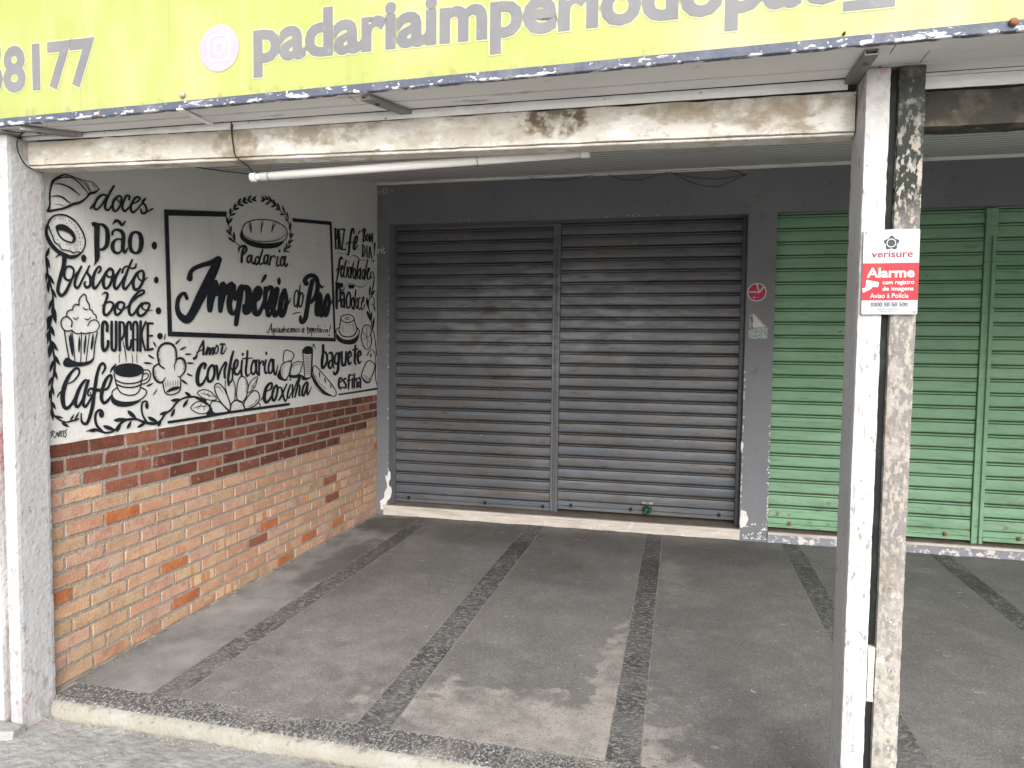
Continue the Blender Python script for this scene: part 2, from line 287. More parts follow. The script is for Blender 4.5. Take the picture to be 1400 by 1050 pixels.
CONC = mat('porch_concrete', (.185,.175,.167), [
    dict(c=(.135,.128,.122), s=1.7, lo=.42, hi=.60, d=10, r=.72, amt=.8), dict(c=(.255,.242,.23), s=3.1, lo=.50, hi=.66, d=10, r=.74, amt=.6), dict(c=(.10,.094,.09), s=11, off=3, lo=.60, hi=.70, d=8, r=.7, amt=.5), dict(c=(.50,.48,.46), s=34, st=(.3,1,1), off=1, lo=.735, hi=.755, d=2, amt=.8), dict(c=(.50,.48,.46), s=30, st=(1,.3,1), off=8, lo=.74, hi=.76, d=2, amt=.8),
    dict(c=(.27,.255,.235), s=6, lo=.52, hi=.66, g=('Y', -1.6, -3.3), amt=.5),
    dict(c=(.38,.345,.31), s=7, lo=.30, hi=.60, bmul=True, blob=[(1.95,-3.04,0,.62,.25,1)], amt=.95, bn=2.6, bs=9, soft=1.0),
    dict(c=(.38,.345,.31), s=9, lo=.30, hi=.60, bmul=True, blob=[(2.33,-2.6,0,.11,.62,1)], amt=.9, bn=2.4, bs=11, soft=1.0),
    dict(c=(.29,.265,.245), s=9, lo=.40, hi=.66, bmul=True, blob=[(1.0,-2.75,0,.42,.42,1)], amt=.7, bn=2.4, bs=8, soft=4),
    dict(c=(.30,.265,.245), s=8, lo=.35, hi=.6, bmul=True, blob=[(2.56,-1.1,0,.09,.40,1)], amt=.55, bn=2.2, bs=9, soft=2),
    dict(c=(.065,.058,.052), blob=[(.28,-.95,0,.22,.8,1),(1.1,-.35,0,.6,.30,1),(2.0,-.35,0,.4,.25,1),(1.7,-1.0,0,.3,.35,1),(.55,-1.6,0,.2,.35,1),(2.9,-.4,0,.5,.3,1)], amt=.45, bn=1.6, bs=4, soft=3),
    dict(c=(.10,.065,.05), s=4, lo=.62, hi=.72, amt=.35),
    dict(c=(.05,.048,.045), s=120, lo=.56, hi=.66, d=3, amt=.7), dict(c=(.40,.38,.36), s=110, lo=.58, hi=.68, d=3, amt=.55),
    dict(c=(.45,.43,.41), s=13, st=(.5,1,1), lo=.70, hi=.76, d=9, r=.75, amt=.7), dict(c=(.34,.32,.305), s=5.5, off=4, lo=.60, hi=.74, d=10, r=.75, amt=.6)], rough=.72, bump=.5, bscale=140, bdist=.004, rnd=.07, spec=.35)
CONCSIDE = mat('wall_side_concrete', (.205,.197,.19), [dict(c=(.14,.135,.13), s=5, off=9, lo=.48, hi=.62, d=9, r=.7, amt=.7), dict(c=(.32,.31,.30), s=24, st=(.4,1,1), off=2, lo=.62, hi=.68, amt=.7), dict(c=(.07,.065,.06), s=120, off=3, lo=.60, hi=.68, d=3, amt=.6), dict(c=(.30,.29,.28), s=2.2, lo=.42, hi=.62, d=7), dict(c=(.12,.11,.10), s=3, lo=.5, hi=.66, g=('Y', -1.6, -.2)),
    dict(c=(.085,.078,.07), blob=[(.33,-1.35,0,.13,.55,1),(.25,-.25,0,.3,.25,1)], amt=.7, bn=1.6, bs=6, soft=2), dict(c=(.42,.4,.38), s=150, lo=.62, hi=.69, d=2, amt=.4)], rough=.75, bump=.4, bscale=120)
GRANITE = mat('granite_strip', (.060,.058,.055), [dict(c=(.25,.24,.23), s=44, st=(1,1.9,1), lo=.51, hi=.60, d=3, dist=.7), dict(c=(.34,.33,.315), s=90, lo=.62, hi=.67, d=2, amt=.8),
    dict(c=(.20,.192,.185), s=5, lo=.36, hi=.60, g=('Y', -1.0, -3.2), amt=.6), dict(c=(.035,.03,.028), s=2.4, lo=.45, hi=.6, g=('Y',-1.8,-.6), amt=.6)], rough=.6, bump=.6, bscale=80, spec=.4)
GRANITEB = mat('granite_border', (.09,.086,.082), [dict(c=(.27,.26,.25), s=50, st=(1.9,1,1), lo=.49, hi=.61, d=3, dist=.7), dict(c=(.55,.53,.5), s=110, lo=.60, hi=.66, d=2, amt=.8), dict(c=(.4,.37,.32), s=4, lo=.5, hi=.7, amt=.6)], rough=.75, bump=.8, bscale=80)
GROUT = mat('pale_grout', (.34,.31,.27), [dict(c=(.20,.185,.17), s=8, lo=.4, hi=.66)], rough=.9, bump=.4)
NOSING = mat('yellowed_step_paint', (.29,.277,.235), [dict(c=(.30,.275,.22), s=8, lo=.45, hi=.66), dict(c=(.17,.16,.15), s=30, lo=.50, hi=.58, g=('Z', -.05, .0), gadd=.14, amt=.9),
    dict(c=(.28,.25,.22), s=36, lo=.64, hi=.68, amt=.7), dict(c=(.35,.34,.31), s=5, lo=.50, hi=.64, amt=.7)], rough=.9, bump=.8, bscale=50)
WALK = mat('sidewalk_cement', (.325,.315,.305), [dict(c=(.22,.21,.20), s=3, lo=.4, hi=.65, d=8), dict(c=(.42,.41,.39), s=7, lo=.52, hi=.68, d=8, amt=.7), dict(c=(.12,.12,.11), s=50, lo=.64, hi=.70, amt=.6),
    dict(c=(.65,.64,.62), s=40, lo=.68, hi=.72, amt=.7)], rough=.95, bump=1.0, bscale=28, bdist=.012)
STREETBOUNCE = mat('street_bounce_pale', (.36,.355,.345), [dict(c=(.42,.41,.40), s=3, lo=.4, hi=.7)], rough=.9, bump=.5)  # unseen street, colour paled to bounce light into the porch
BLOCKPLAIN = mat('light_block_and_plain_concrete', (.30,.29,.28), [dict(c=(.2,.2,.19), s=2, lo=.4, hi=.7)])

# ---------------------------------------------------------------- ground (setting)
walk = obj('sidewalk', bx(-30, 40, -7.2, -3.33, -.40, -.07), WALK, kind='structure')
obj('kerb', bx(-30, 40, -7.36, -7.203, -.45, -.072, .01), mat('kerb_stone', (.33,.32,.30), [dict(c=(.2,.2,.19), s=9, lo=.4, hi=.7)], bump=.5), kind='structure')
obj('unseen_bounce_road', bx(-250, 250, -500, -7.363, -.6, -.20), STREETBOUNCE, kind='structure')
obj('ground', bx(-250, 250, -7.3, 250, -.7, -.42), BLOCKPLAIN, kind='structure')

floor = obj('porch_floor', bx(-.12, 9.0, -3.30, .0, -.39, -.0012), GROUT, kind='structure')
SX = [(.412,.540), (1.362,1.500), (2.340,2.462), (3.362,3.488), (4.392,4.512), (5.40,5.52), (6.40,6.52), (7.40,7.52)]
G = .0055
prev = 0.002
YI = -3.205                           # inner edge of the border tiles
for i, (a, b) in enumerate(SX + [(8.40, 8.9)]):
    me = bx(prev, a-G, YI+G, -.004, -.03, .0)
    obj('concrete_slab', me, CONCSIDE if i == 0 else CONC, floor)
    if i < len(SX):
        cuts = [YI]
        y = YI
        while y < -.5:
            y += random.choice((.44, .78, .62, .95)); cuts.append(y)
        cuts[-1] = -.003
        for c0, c1 in zip(cuts, cuts[1:]):
            obj('granite_tile', bx(a, b, c0+.0018, c1-.0018, -.03, .0012+random.uniform(-.0006, .0006)), GRANITE, floor)
    prev = b+G
x = .03
BJ = [.03, .26, .50, .76, 1.055, 1.308, 1.531, 1.767, 1.999]
while BJ[-1] < 8.8: BJ.append(BJ[-1]+.245+random.uniform(-.01, .01))
def border_tile(x0, x1):
    bm = bmesh.new()
    pts = [(YI, -.03), (YI, .0008), (-3.318, .0008), (-3.336, -.004), (-3.340, -.03)]
    prism(bm, [(p[0], p[1]) for p in pts], x0+.0042, x1-.0042, 'x'); return bm
for a, b in zip(BJ, BJ[1:]): obj('border_tile', border_tile(a, b), GRANITEB, floor)
# worn rounded nosing below the border tiles
bm = bmesh.new(); prof = [(-3.30,-.005), (-3.335,-.006), (-3.352,-.014), (-3.362,-.032), (-3.364,-.055), (-3.366,-.075), (-3.30,-.09)]
n = 260; rows = []
for i in range(n+1):
    X = .028 + (8.9-.028)*i/n
    e = max(0, 1-(X-.028)/.05)
    row = []
    for j, (py, pz) in enumerate(prof):
        q = Vector((X*5, py*9, pz*9)); k = 0 if j in (0, 6) else 1
        row.append(bm.verts.new((X, py + k*(.006*mnoise.noise(q)+.004*mnoise.noise(q*4)) + .03*e*e*k, pz + k*.004*mnoise.noise(q+Vector((9,9,9))))))
    rows.append(row)
for a, b in zip(rows, rows[1:]):
    for j in range(len(prof)-1): bm.faces.new((a[j], b[j], b[j+1], a[j+1])).smooth = True
bm.faces.new(rows[0])
bmesh.ops.recalc_face_normals(bm, faces=bm.faces[:])
obj('step_nosing', bm, NOSING, floor, label='pale yellow painted worn edge of the porch step')
# small crack strip of rubble between sidewalk and step
bm = bmesh.new()
for i in range(420):
    X = random.uniform(.0, 2.6); Y = -3.372-abs(random.gauss(0, .012)) if random.random() < .7 else random.uniform(-3.72, -3.39); r = random.uniform(.0015, .0055)
    M = Matrix.Translation((X, Y, -.07+r*.3)) @ Matrix.Rotation(random.uniform(0, 6), 4, (random.random(), .3, 1)) @ Matrix.Diagonal((r, r*random.uniform(.5, 1.3), r*.7, 1))
    bmesh.ops.create_icosphere(bm, subdivisions=1, radius=1, matrix=M)
for i in range(700):
    k = random.random()
    if k < .35: X, Y = abs(random.gauss(.012, .02))+.012, random.uniform(-3.2, -.03)
    elif k < .7: X, Y = random.uniform(.05, 6.5), -.012-abs(random.gauss(0, .03))
    else: X, Y = random.uniform(.1, 6.0), random.uniform(-3.2, -.1)
    r = random.uniform(.0008, .0032)
    M = Matrix.Translation((X, Y, r*.5)) @ Matrix.Rotation(random.uniform(0, 6), 4, (random.random(), .3, 1)) @ Matrix.Diagonal((r, r*random.uniform(.5, 1.3), r*.6, 1))
    bmesh.ops.create_icosphere(bm, subdivisions=1, radius=1, matrix=M)
obj('grit', bm, GROUT, label='loose grit scattered on the porch floor and along the step', cat='grit', kind='stuff')

# ---------------------------------------------------------------- light-blocking slabs and ceiling (setting)
obj('roof_light_block', bx(-3.0, 9.2, -3.50, 3.0, 2.98, 3.15), BLOCKPLAIN, kind='structure')  # unseen slab added on top to shade the porch and stop light leaks
ceil_z = lambda y: 2.879 + .188*y
bm = bmesh.new()
ys = []; y = .0
P = .15
k = 0
while y > -3.285:
    ys += [(y, 0), (y-P+.022, 0), (y-P+.0215, .012), (y-P+.001, .012)]; y -= P
vs = []
for X in (-.0, 8.9): vs.append([bm.verts.new((X, yy, ceil_z(yy)+dz)) for yy, dz in ys])
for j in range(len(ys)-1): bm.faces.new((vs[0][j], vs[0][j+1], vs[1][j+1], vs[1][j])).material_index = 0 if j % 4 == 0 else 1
co = obj('ceiling', bm, PVC, kind='structure'); co.data.materials.append(mat('groove_shade_dirt', (.16,.155,.145), rough=.9))  # groove faces darkened: shade of the gaps and dirt put into the colour
obj('cornice', bx(0.004, 8.9, -.032, -.002, 2.853, 2.877, .004), TRIM, kind='structure')
# unseen solid fill added over the ceiling to keep light out
bm = bmesh.new(); prism(bm, [(0.0, 2.89), (-3.288, 2.272), (-3.288, 2.978), (0.0, 2.978)], -.0, 8.9, 'x')
obj('ceiling_light_block', bm, BLOCKPLAIN, kind='structure')

# ---------------------------------------------------------------- back wall with its openings
bw = thing('shop_wall', 'dark grey painted shop front wall holding the dark and the green shutters', 'wall')
J0, J1, Z0, ZT = .110, 3.048, .09, 2.52
JG0, JG1 = 3.255, 6.62
bm = bmesh.new()
box(bm, -3.0, J0, 0, .30, -.38, 2.9775)
box(bm, J0, J1, 0, .30, ZT, 2.9775); box(bm, J1, JG0, 0, .30, -.38, 2.9775); box(bm, JG0, JG1, 0, .30, ZT+.005, 2.9775); box(bm, JG1, 9.0, 0, .30, -.38, 2.9775)
obj('painted_wall', bm, WALLGREY, bw)
obj('wall_base', bx(J0, J1, .02, .30, -.38, .05), GROUT, bw); obj('wall_base', bx(JG0, JG1, .02, .30, -.38, .045), GROUT, bw)
obj('rear_panel', bx(J0, JG1, .24, .28, .05, 2.53), SHUTGAP, bw)
def flat_patch(pts, y, name, m, parent, th=.0012):
    bm = bmesh.new(); prism(bm, [(p.x, p.z) for p in pts], y, y-th, 'y'); return obj(name, bm, m, parent)
def pxpoly(l, x0, y0, s, ax=1, val=0): return [at(x0+a/s, y0+b/s, ax, val) for a, b in l]
flat_patch(pxpoly([(205,545),(222,560),(222,620),(208,650),(212,690),(228,690),(234,740),(222,790),(190,820),(180,860),(150,900),(135,890),(128,820),(165,790),(170,740),(192,700),(190,660),(178,615),(176,590),(195,595)], 500, 560, 6.56), -.0, 'bare_plaster_patch', WHITEPATCH, bw)
flat_patch(pxpoly([(1090,640),(1120,650),(1135,700),(1115,745),(1085,755),(1078,720),(1083,680)], 780, 560, 4.667), -.0, 'bare_plaster_patch', WHITEPATCH, bw)
flat_patch(pxpoly([(1092,200),(1105,215),(1100,250),(1086,262),(1087,225)], 780, 560, 4.667), -.0, 'bare_plaster_patch', WHITEPATCH, bw)
# small paint chips along the arrises
bm = bmesh.new()
def chip(X, Z, r, y=-.0008):
    n = 6; pts = [(X+r*random.uniform(.5, 1.1)*math.cos(k/n*6.283), Z+r*random.uniform(.6, 1.5)*math.sin(k/n*6.283)) for k in range(n)]
    f = bm.faces.new([bm.verts.new((a, y, b)) for a, b in pts])
for i in range(46): chip(J0-.004+random.gauss(0, .002), .15+2.0*random.random()**1.6, random.uniform(.002, .007))
for i in range(50): chip(J1+.006+random.gauss(0, .002), .12+1.2*random.random()**1.5, random.uniform(.002, .008))
for i in range(60): chip(JG0-.006+random.gauss(0, .003), .10+.9*random.random()**1.4, random.uniform(.002, .007))
for i in range(60): chip(random.uniform(3.06, 3.25), .02+.12*random.random()**2, random.uniform(.002, .008))
for i in range(22): chip(random.uniform(.15, 3.0), ZT+.008+abs(random.gauss(0, .006)), random.uniform(.002, .006))
for i in range(22): chip(.05+random.gauss(0, .018), 2.30+random.gauss(0, .015), random.uniform(.002, .008))
for i in range(26): chip(random.uniform(.0, .14), 2.80+random.gauss(0, .012), random.uniform(.002, .006))
for f in bm.faces: f.normal_update()
bmesh.ops.recalc_face_normals(bm, faces=bm.faces[:])
o = obj('paint_chips', bm, WHITEPATCH, bw, kind='stuff')

# ---------------------------------------------------------------- door sills
def sill(x0, x1, label, front, z=.09, painted=None):
    t = thing('door_sill', label, 'door sill', 'stone sills under the shutters', ((x0+x1)/2, 0, 0)); ox = (x0+x1)/2
    bm = rough_box(x0-ox, x1-ox, -.010, .02, .002, z-.022, .05, .003, .002, 3)
    obj('riser', bm, front, t)
    obj('tread_edge', rough_box(x0-ox, x1-ox, -.022, .006, z-.021, z+.001, .05, .0015, .002, 5), MARBLE, t)
    obj('tread', bx(x0-ox, x1-ox, .007, .24, z-.03, z, 0), SILLTOP, t)
sill(J0-.045, J1+.004, 'worn beige marble sill running under the two dark shutters', MARBLE)
sill(JG0-.0, JG1, 'pale marble sill with grey flaking riser under the green shutters', mat('flaking_grey_riser', (.24,.24,.27), [dict(c=(.62,.60,.58), s=18, lo=.52, hi=.58), dict(c=(.12,.12,.12), s=30, lo=.62, hi=.7, amt=.6)], bump=.7, bscale=50), z=.085)

# ---------------------------------------------------------------- roller shutters
def slat_mesh(width, pitch, seed=0):
    """one interlocking slat: broad slightly bowed band, then the rolled joint with its two grooves"""
    h = pitch; prof = [(0, .004), (0.004, -.002), (h*.10, -.0045), (h*.30, -.0058), (h*.50, -.0058), (h*.66, -.0046), (h*.735, -.003), (h*.745, .008), (h*.785, .008),
            (h*.80, -.0040), (h*.86, -.0075), (h*.92, -.0040), (h*.935, .008), (h*1.0, .008)]
    bm = bmesh.new(); cols = []
    N = 16
    for i in range(N+1):
        X = width*i/N
        cols.append([bm.verts.new((X, py + .0030*mnoise.noise(Vector((X*2.2, seed*5.3+pz*4, seed))) + .0012*mnoise.noise(Vector((X*8, seed*3.3+pz*30, seed))), pz)) for pz, py in prof])
    for a, b in zip(cols, cols[1:]):
        for j in range(len(prof)-1):
            f = bm.faces.new((a[j], b[j], b[j+1], a[j+1]))
            f.material_index = 1 if j in (6, 7, 11, 12) else 0
    me = bpy.data.meshes.new('slat'); bm.to_mesh(me); bm.free(); return me
def shutter(x0, x1, z0, z1, yf, pitch, m, gapm, label, cat, zoff=0, lockxs=(), tilt=0, group=None):
    t = thing('roller_shutter', label, cat, group, (x0, yf, z0))
    ms = []
    for k in range(4):
        me = slat_mesh(x1-x0, pitch, k+x0); me.materials.append(m); me.materials.append(gapm); ms.append(me)
    z = .075; k = 0
    while z0 + z < z1:
        o = obj('slat', ms[k % 4], None, t, loc=(0, random.uniform(-.0012, .0012), z)); o.rotation_euler[1] = tilt + random.uniform(-.0016, .0016)
        z += pitch; k += 1
    bm = bmesh.new(); box(bm, 0, x1-x0, -.016, .004, .0, .030, .002); box(bm, 0, x1-x0, -.012, .004, .032, .073, .002)
    r = obj('bottom_rail', bm, m, t); r.rotation_euler[1] = tilt
    for lx in lockxs:
        bm = bmesh.new(); box(bm, lx-x0-.012, lx-x0+.012, -.024, -.0125, .020, .050, .003)
        tube(bm, [(lx-x0, -.036, .034), (lx-x0, -.018, .034)], .009, 10)
        obj('lock', bm, RUST if m is GREEN else CABLE, t)
    return t
SG = 'steel roller shutters closed along the shop front'
shutter(.118, 1.517, .098, 2.54, .15, .0965, SHUT, SHUTGAP, 'dark grey roller shutter beside the mural wall, left half of the bakery entrance', 'roller shutter', lockxs=(.245, 1.46, .95), group=SG)
shutter(1.585, 3.018, .122, 2.54, .15, .0965, SHUT, SHUTGAP, 'dark grey roller shutter with a padlocked bottom rail, next to the pilaster with stickers', 'roller shutter', lockxs=(1.70, 2.90, 2.2), group=SG, tilt=.0)
shutter(3.262, 4.668, .108, 2.56, .07, .1015, GREEN, GREENGAP, 'wide green roller shutter partly hidden behind the concrete posts', 'roller shutter', lockxs=(3.42, 4.50), group=SG)
shutter(4.752, 6.55, .108, 2.56, .07, .1015, GREEN, GREENGAP, 'green roller shutter at the far right edge, right of the green mullion', 'roller shutter', lockxs=(4.98, 5.9), group=SG)
def mullion(x0, x1, yb, m, label, z0, z1, notch=False):
    t = thing('steel_mullion', label, 'mullion', None, ((x0+x1)/2, yb, z0)); w2 = (x1-x0)/2
    obj('channel', bx(-w2, -w2*.30, -.012, .03, 0, z1-z0, .003), m, t); obj('channel', bx(w2*.30, w2, -.012, .03, 0, z1-z0, .003), m, t)
    obj('web', bx(-w2*.29, w2*.29, .004, .03, 0, z1-z0), m, t)
    if notch: obj('plate', bx(-w2*1.02, w2*1.02, -.018, -.0125, z1-z0-.20, z1-z0-.006, .002), m, t)
mullion(1.519, 1.583, .14, SHUT, 'dark steel mullion standing between the two dark shutters', .092, 2.516, True)
mullion(4.672, 4.748, .06, GREEN, 'green steel mullion standing between the two green shutters', .087, 2.522, True)
# guide rails of the dark pair
g = thing('guide_rail', 'dark steel guide rail at the right jamb of the dark shutters', 'guide rail', 'shutter guide rails', (3.033, .14, .092))
obj('rail', bx(-.014, .014, -.02, .03, 0, 2.425, .002), SHUT, g)
g = thing('guide_rail', 'grey painted guide rail in the left jamb beside the brick wall', 'guide rail', 'shutter guide rails', (.114, .14, .092))
obj('rail', bx(-.004, .006, -.02, .03, 0, 2.425, .001), SHUT, g)
# padlock wrapped in green plastic
pl = thing('padlock', 'padlock wrapped in crumpled dark green plastic hanging from the right dark shutter', 'padlock', None, (2.335, .11, .165))
bm = bmesh.new(); bmesh.ops.create_icosphere(bm, subdivisions=3, radius=1, matrix=Matrix.Diagonal((.034, .022, .040, 1)))
for v in bm.verts: v.co += v.co.normalized()*(.016*mnoise.noise(v.co*60) + .008*mnoise.noise(v.co*140))
obj('plastic_wrap', bm, mat('green_plastic', (.008,.035,.022), [dict(c=(.03,.09,.06), s=60, lo=.5, hi=.65), dict(c=(.3,.33,.32), s=70, lo=.66, hi=.7, amt=.6)], rough=.3), pl)
bm = bmesh.new(); tube(bm, spline([(-.014, 0, .02), (-.014, 0, .05), (0, 0, .066), (.014, 0, .05), (.014, 0, .02)]), .0042); obj('shackle', bm, WIREG, pl)
obj('hasp', bx(-.045, .045, .012, .020, .045, .066, .002), mat('worn_hasp', (.35,.34,.32), metal=.4, rough=.5), pl)

# ---------------------------------------------------------------- mural wall (left)
lw = thing('bakery_side_wall', 'porch side wall, bare brick below and white plaster painted with a black bakery mural above', 'wall')
obj('plaster', rough_box(-.12, .0, -3.30, -.0015, 1.062, 2.975, .09, .0016, .0, 4, 3), PLASTER, lw)
obj('mortar_bed', rough_box(-.12, -.0042, -3.30, -.0015, -.38, 1.0605, .035, .0022, 0, 6, 30), MORTAR, lw)
bvar = []
for k in range(6):
    bm = bmesh.new(); L, H, D = .202, .0535, .03
    j = lambda a: random.uniform(-a, a)
    c = .0011
    # back corners then chamfered front (x is the outward face)
    ring0 = [(-D, -L/2, -H/2), (-D, L/2, -H/2), (-D, L/2, H/2), (-D, -L/2, H/2)]
    ring1 = [(-c+j(.0008), y*1.0, z) for _, y, z in ring0]
    ring1 = [(x, y+j(.0022), z+j(.0016)) for x, y, z in ring1]
    ring2 = [(0+j(.0012), y - math.copysign(c+abs(j(.0016)), y), z - math.copysign(c+abs(j(.0014)), z)) for _, y, z in ring1]
    R = [[bm.verts.new(p) for p in r] for r in (ring0, ring1, ring2)]
    for a, b in zip(R, R[1:]):
        for q in range(4): bm.faces.new((a[q], a[(q+1) % 4], b[(q+1) % 4], b[q]))
    bm.faces.new(R[2]); bmesh.ops.recalc_face_normals(bm, faces=bm.faces[:])
    me = bpy.data.meshes.new('brick'); bm.to_mesh(me); bm.free(); me.materials.append(BR_LIGHT[0]); bvar.append(me)
PITCHZ = 1.0605/15
def darkline(y):      # height above which the courses are dark
    pts = [(-3.3, .92), (-3.03, .85), (-2.80, .775), (-2.47, .742), (-.75, .735), (-.45, .78), (-.08, .85), (0, .86)]
    for (a, za), (b, zb) in zip(pts, pts[1:]):
        if a <= y <= b: return za + (zb-za)*(y-a)/(b-a)
    return .9
for c in range(15):
    zc = .0035 + PITCHZ*(c+.5)
    off = (.0, .1075)[c % 2] + random.uniform(-.012, .012)
    y = -3.298 - off if False else -3.298
    first = True
    y1 = -3.298 + (.088 if c % 2 else .192) + random.uniform(-.03, .03)
    ya = -3.298
    while ya < -.03:
        yb = min(y1, -.004)
        L = yb - ya
        if L > .03:
            yc = (ya+yb)/2
            o = bpy.data.objects.new('brick', random.choice(bvar)); COL.objects.link(o); o.parent = lw
            o.location = (random.uniform(-.0012, .0016), yc, zc+random.uniform(-.0015, .0015)); o.scale = (1, (L-.002)/.202, random.uniform(.97, 1.02))
            o.rotation_euler = (random.uniform(-.006, .006), 0, random.uniform(-.006, .006))
            dz = darkline(yc) + random.uniform(-.012, .012)
            if zc > dz:
                t_ = (yc+3.3)/3.3
                m_ = random.choices(BR_DARK, (1.2+t_, 1.2, 2.2 if (c == 14 or t_ < .25) else .35))[0]
            else:
                r = random.random()
                m_ = BR_ORANGE if r < .055 else BR_STRIPE if r < .09 else BR_DARK[2] if r < .11 else random.choice(BR_LIGHT)
            o.material_slots[0].link = 'OBJECT'; o.material_slots[0].material = m_
        ya = yb + .0145 + random.uniform(-.002, .004); y1 = ya + .201 + random.uniform(-.005, .005)
# rough cement fillet at the wall foot and a thin lip of mortar under the plaster
obj('cement_fillet', rough_box(-.004, .012, -3.29, -.004, -.002, .010, .03, .004, .004, 8, 20), GROUT, lw)
obj('plaster_edge', rough_box(-.004, .0022, -3.298, -.004, 1.054, 1.070, .03, .003, .002, 9, 22), PLASTER, lw)

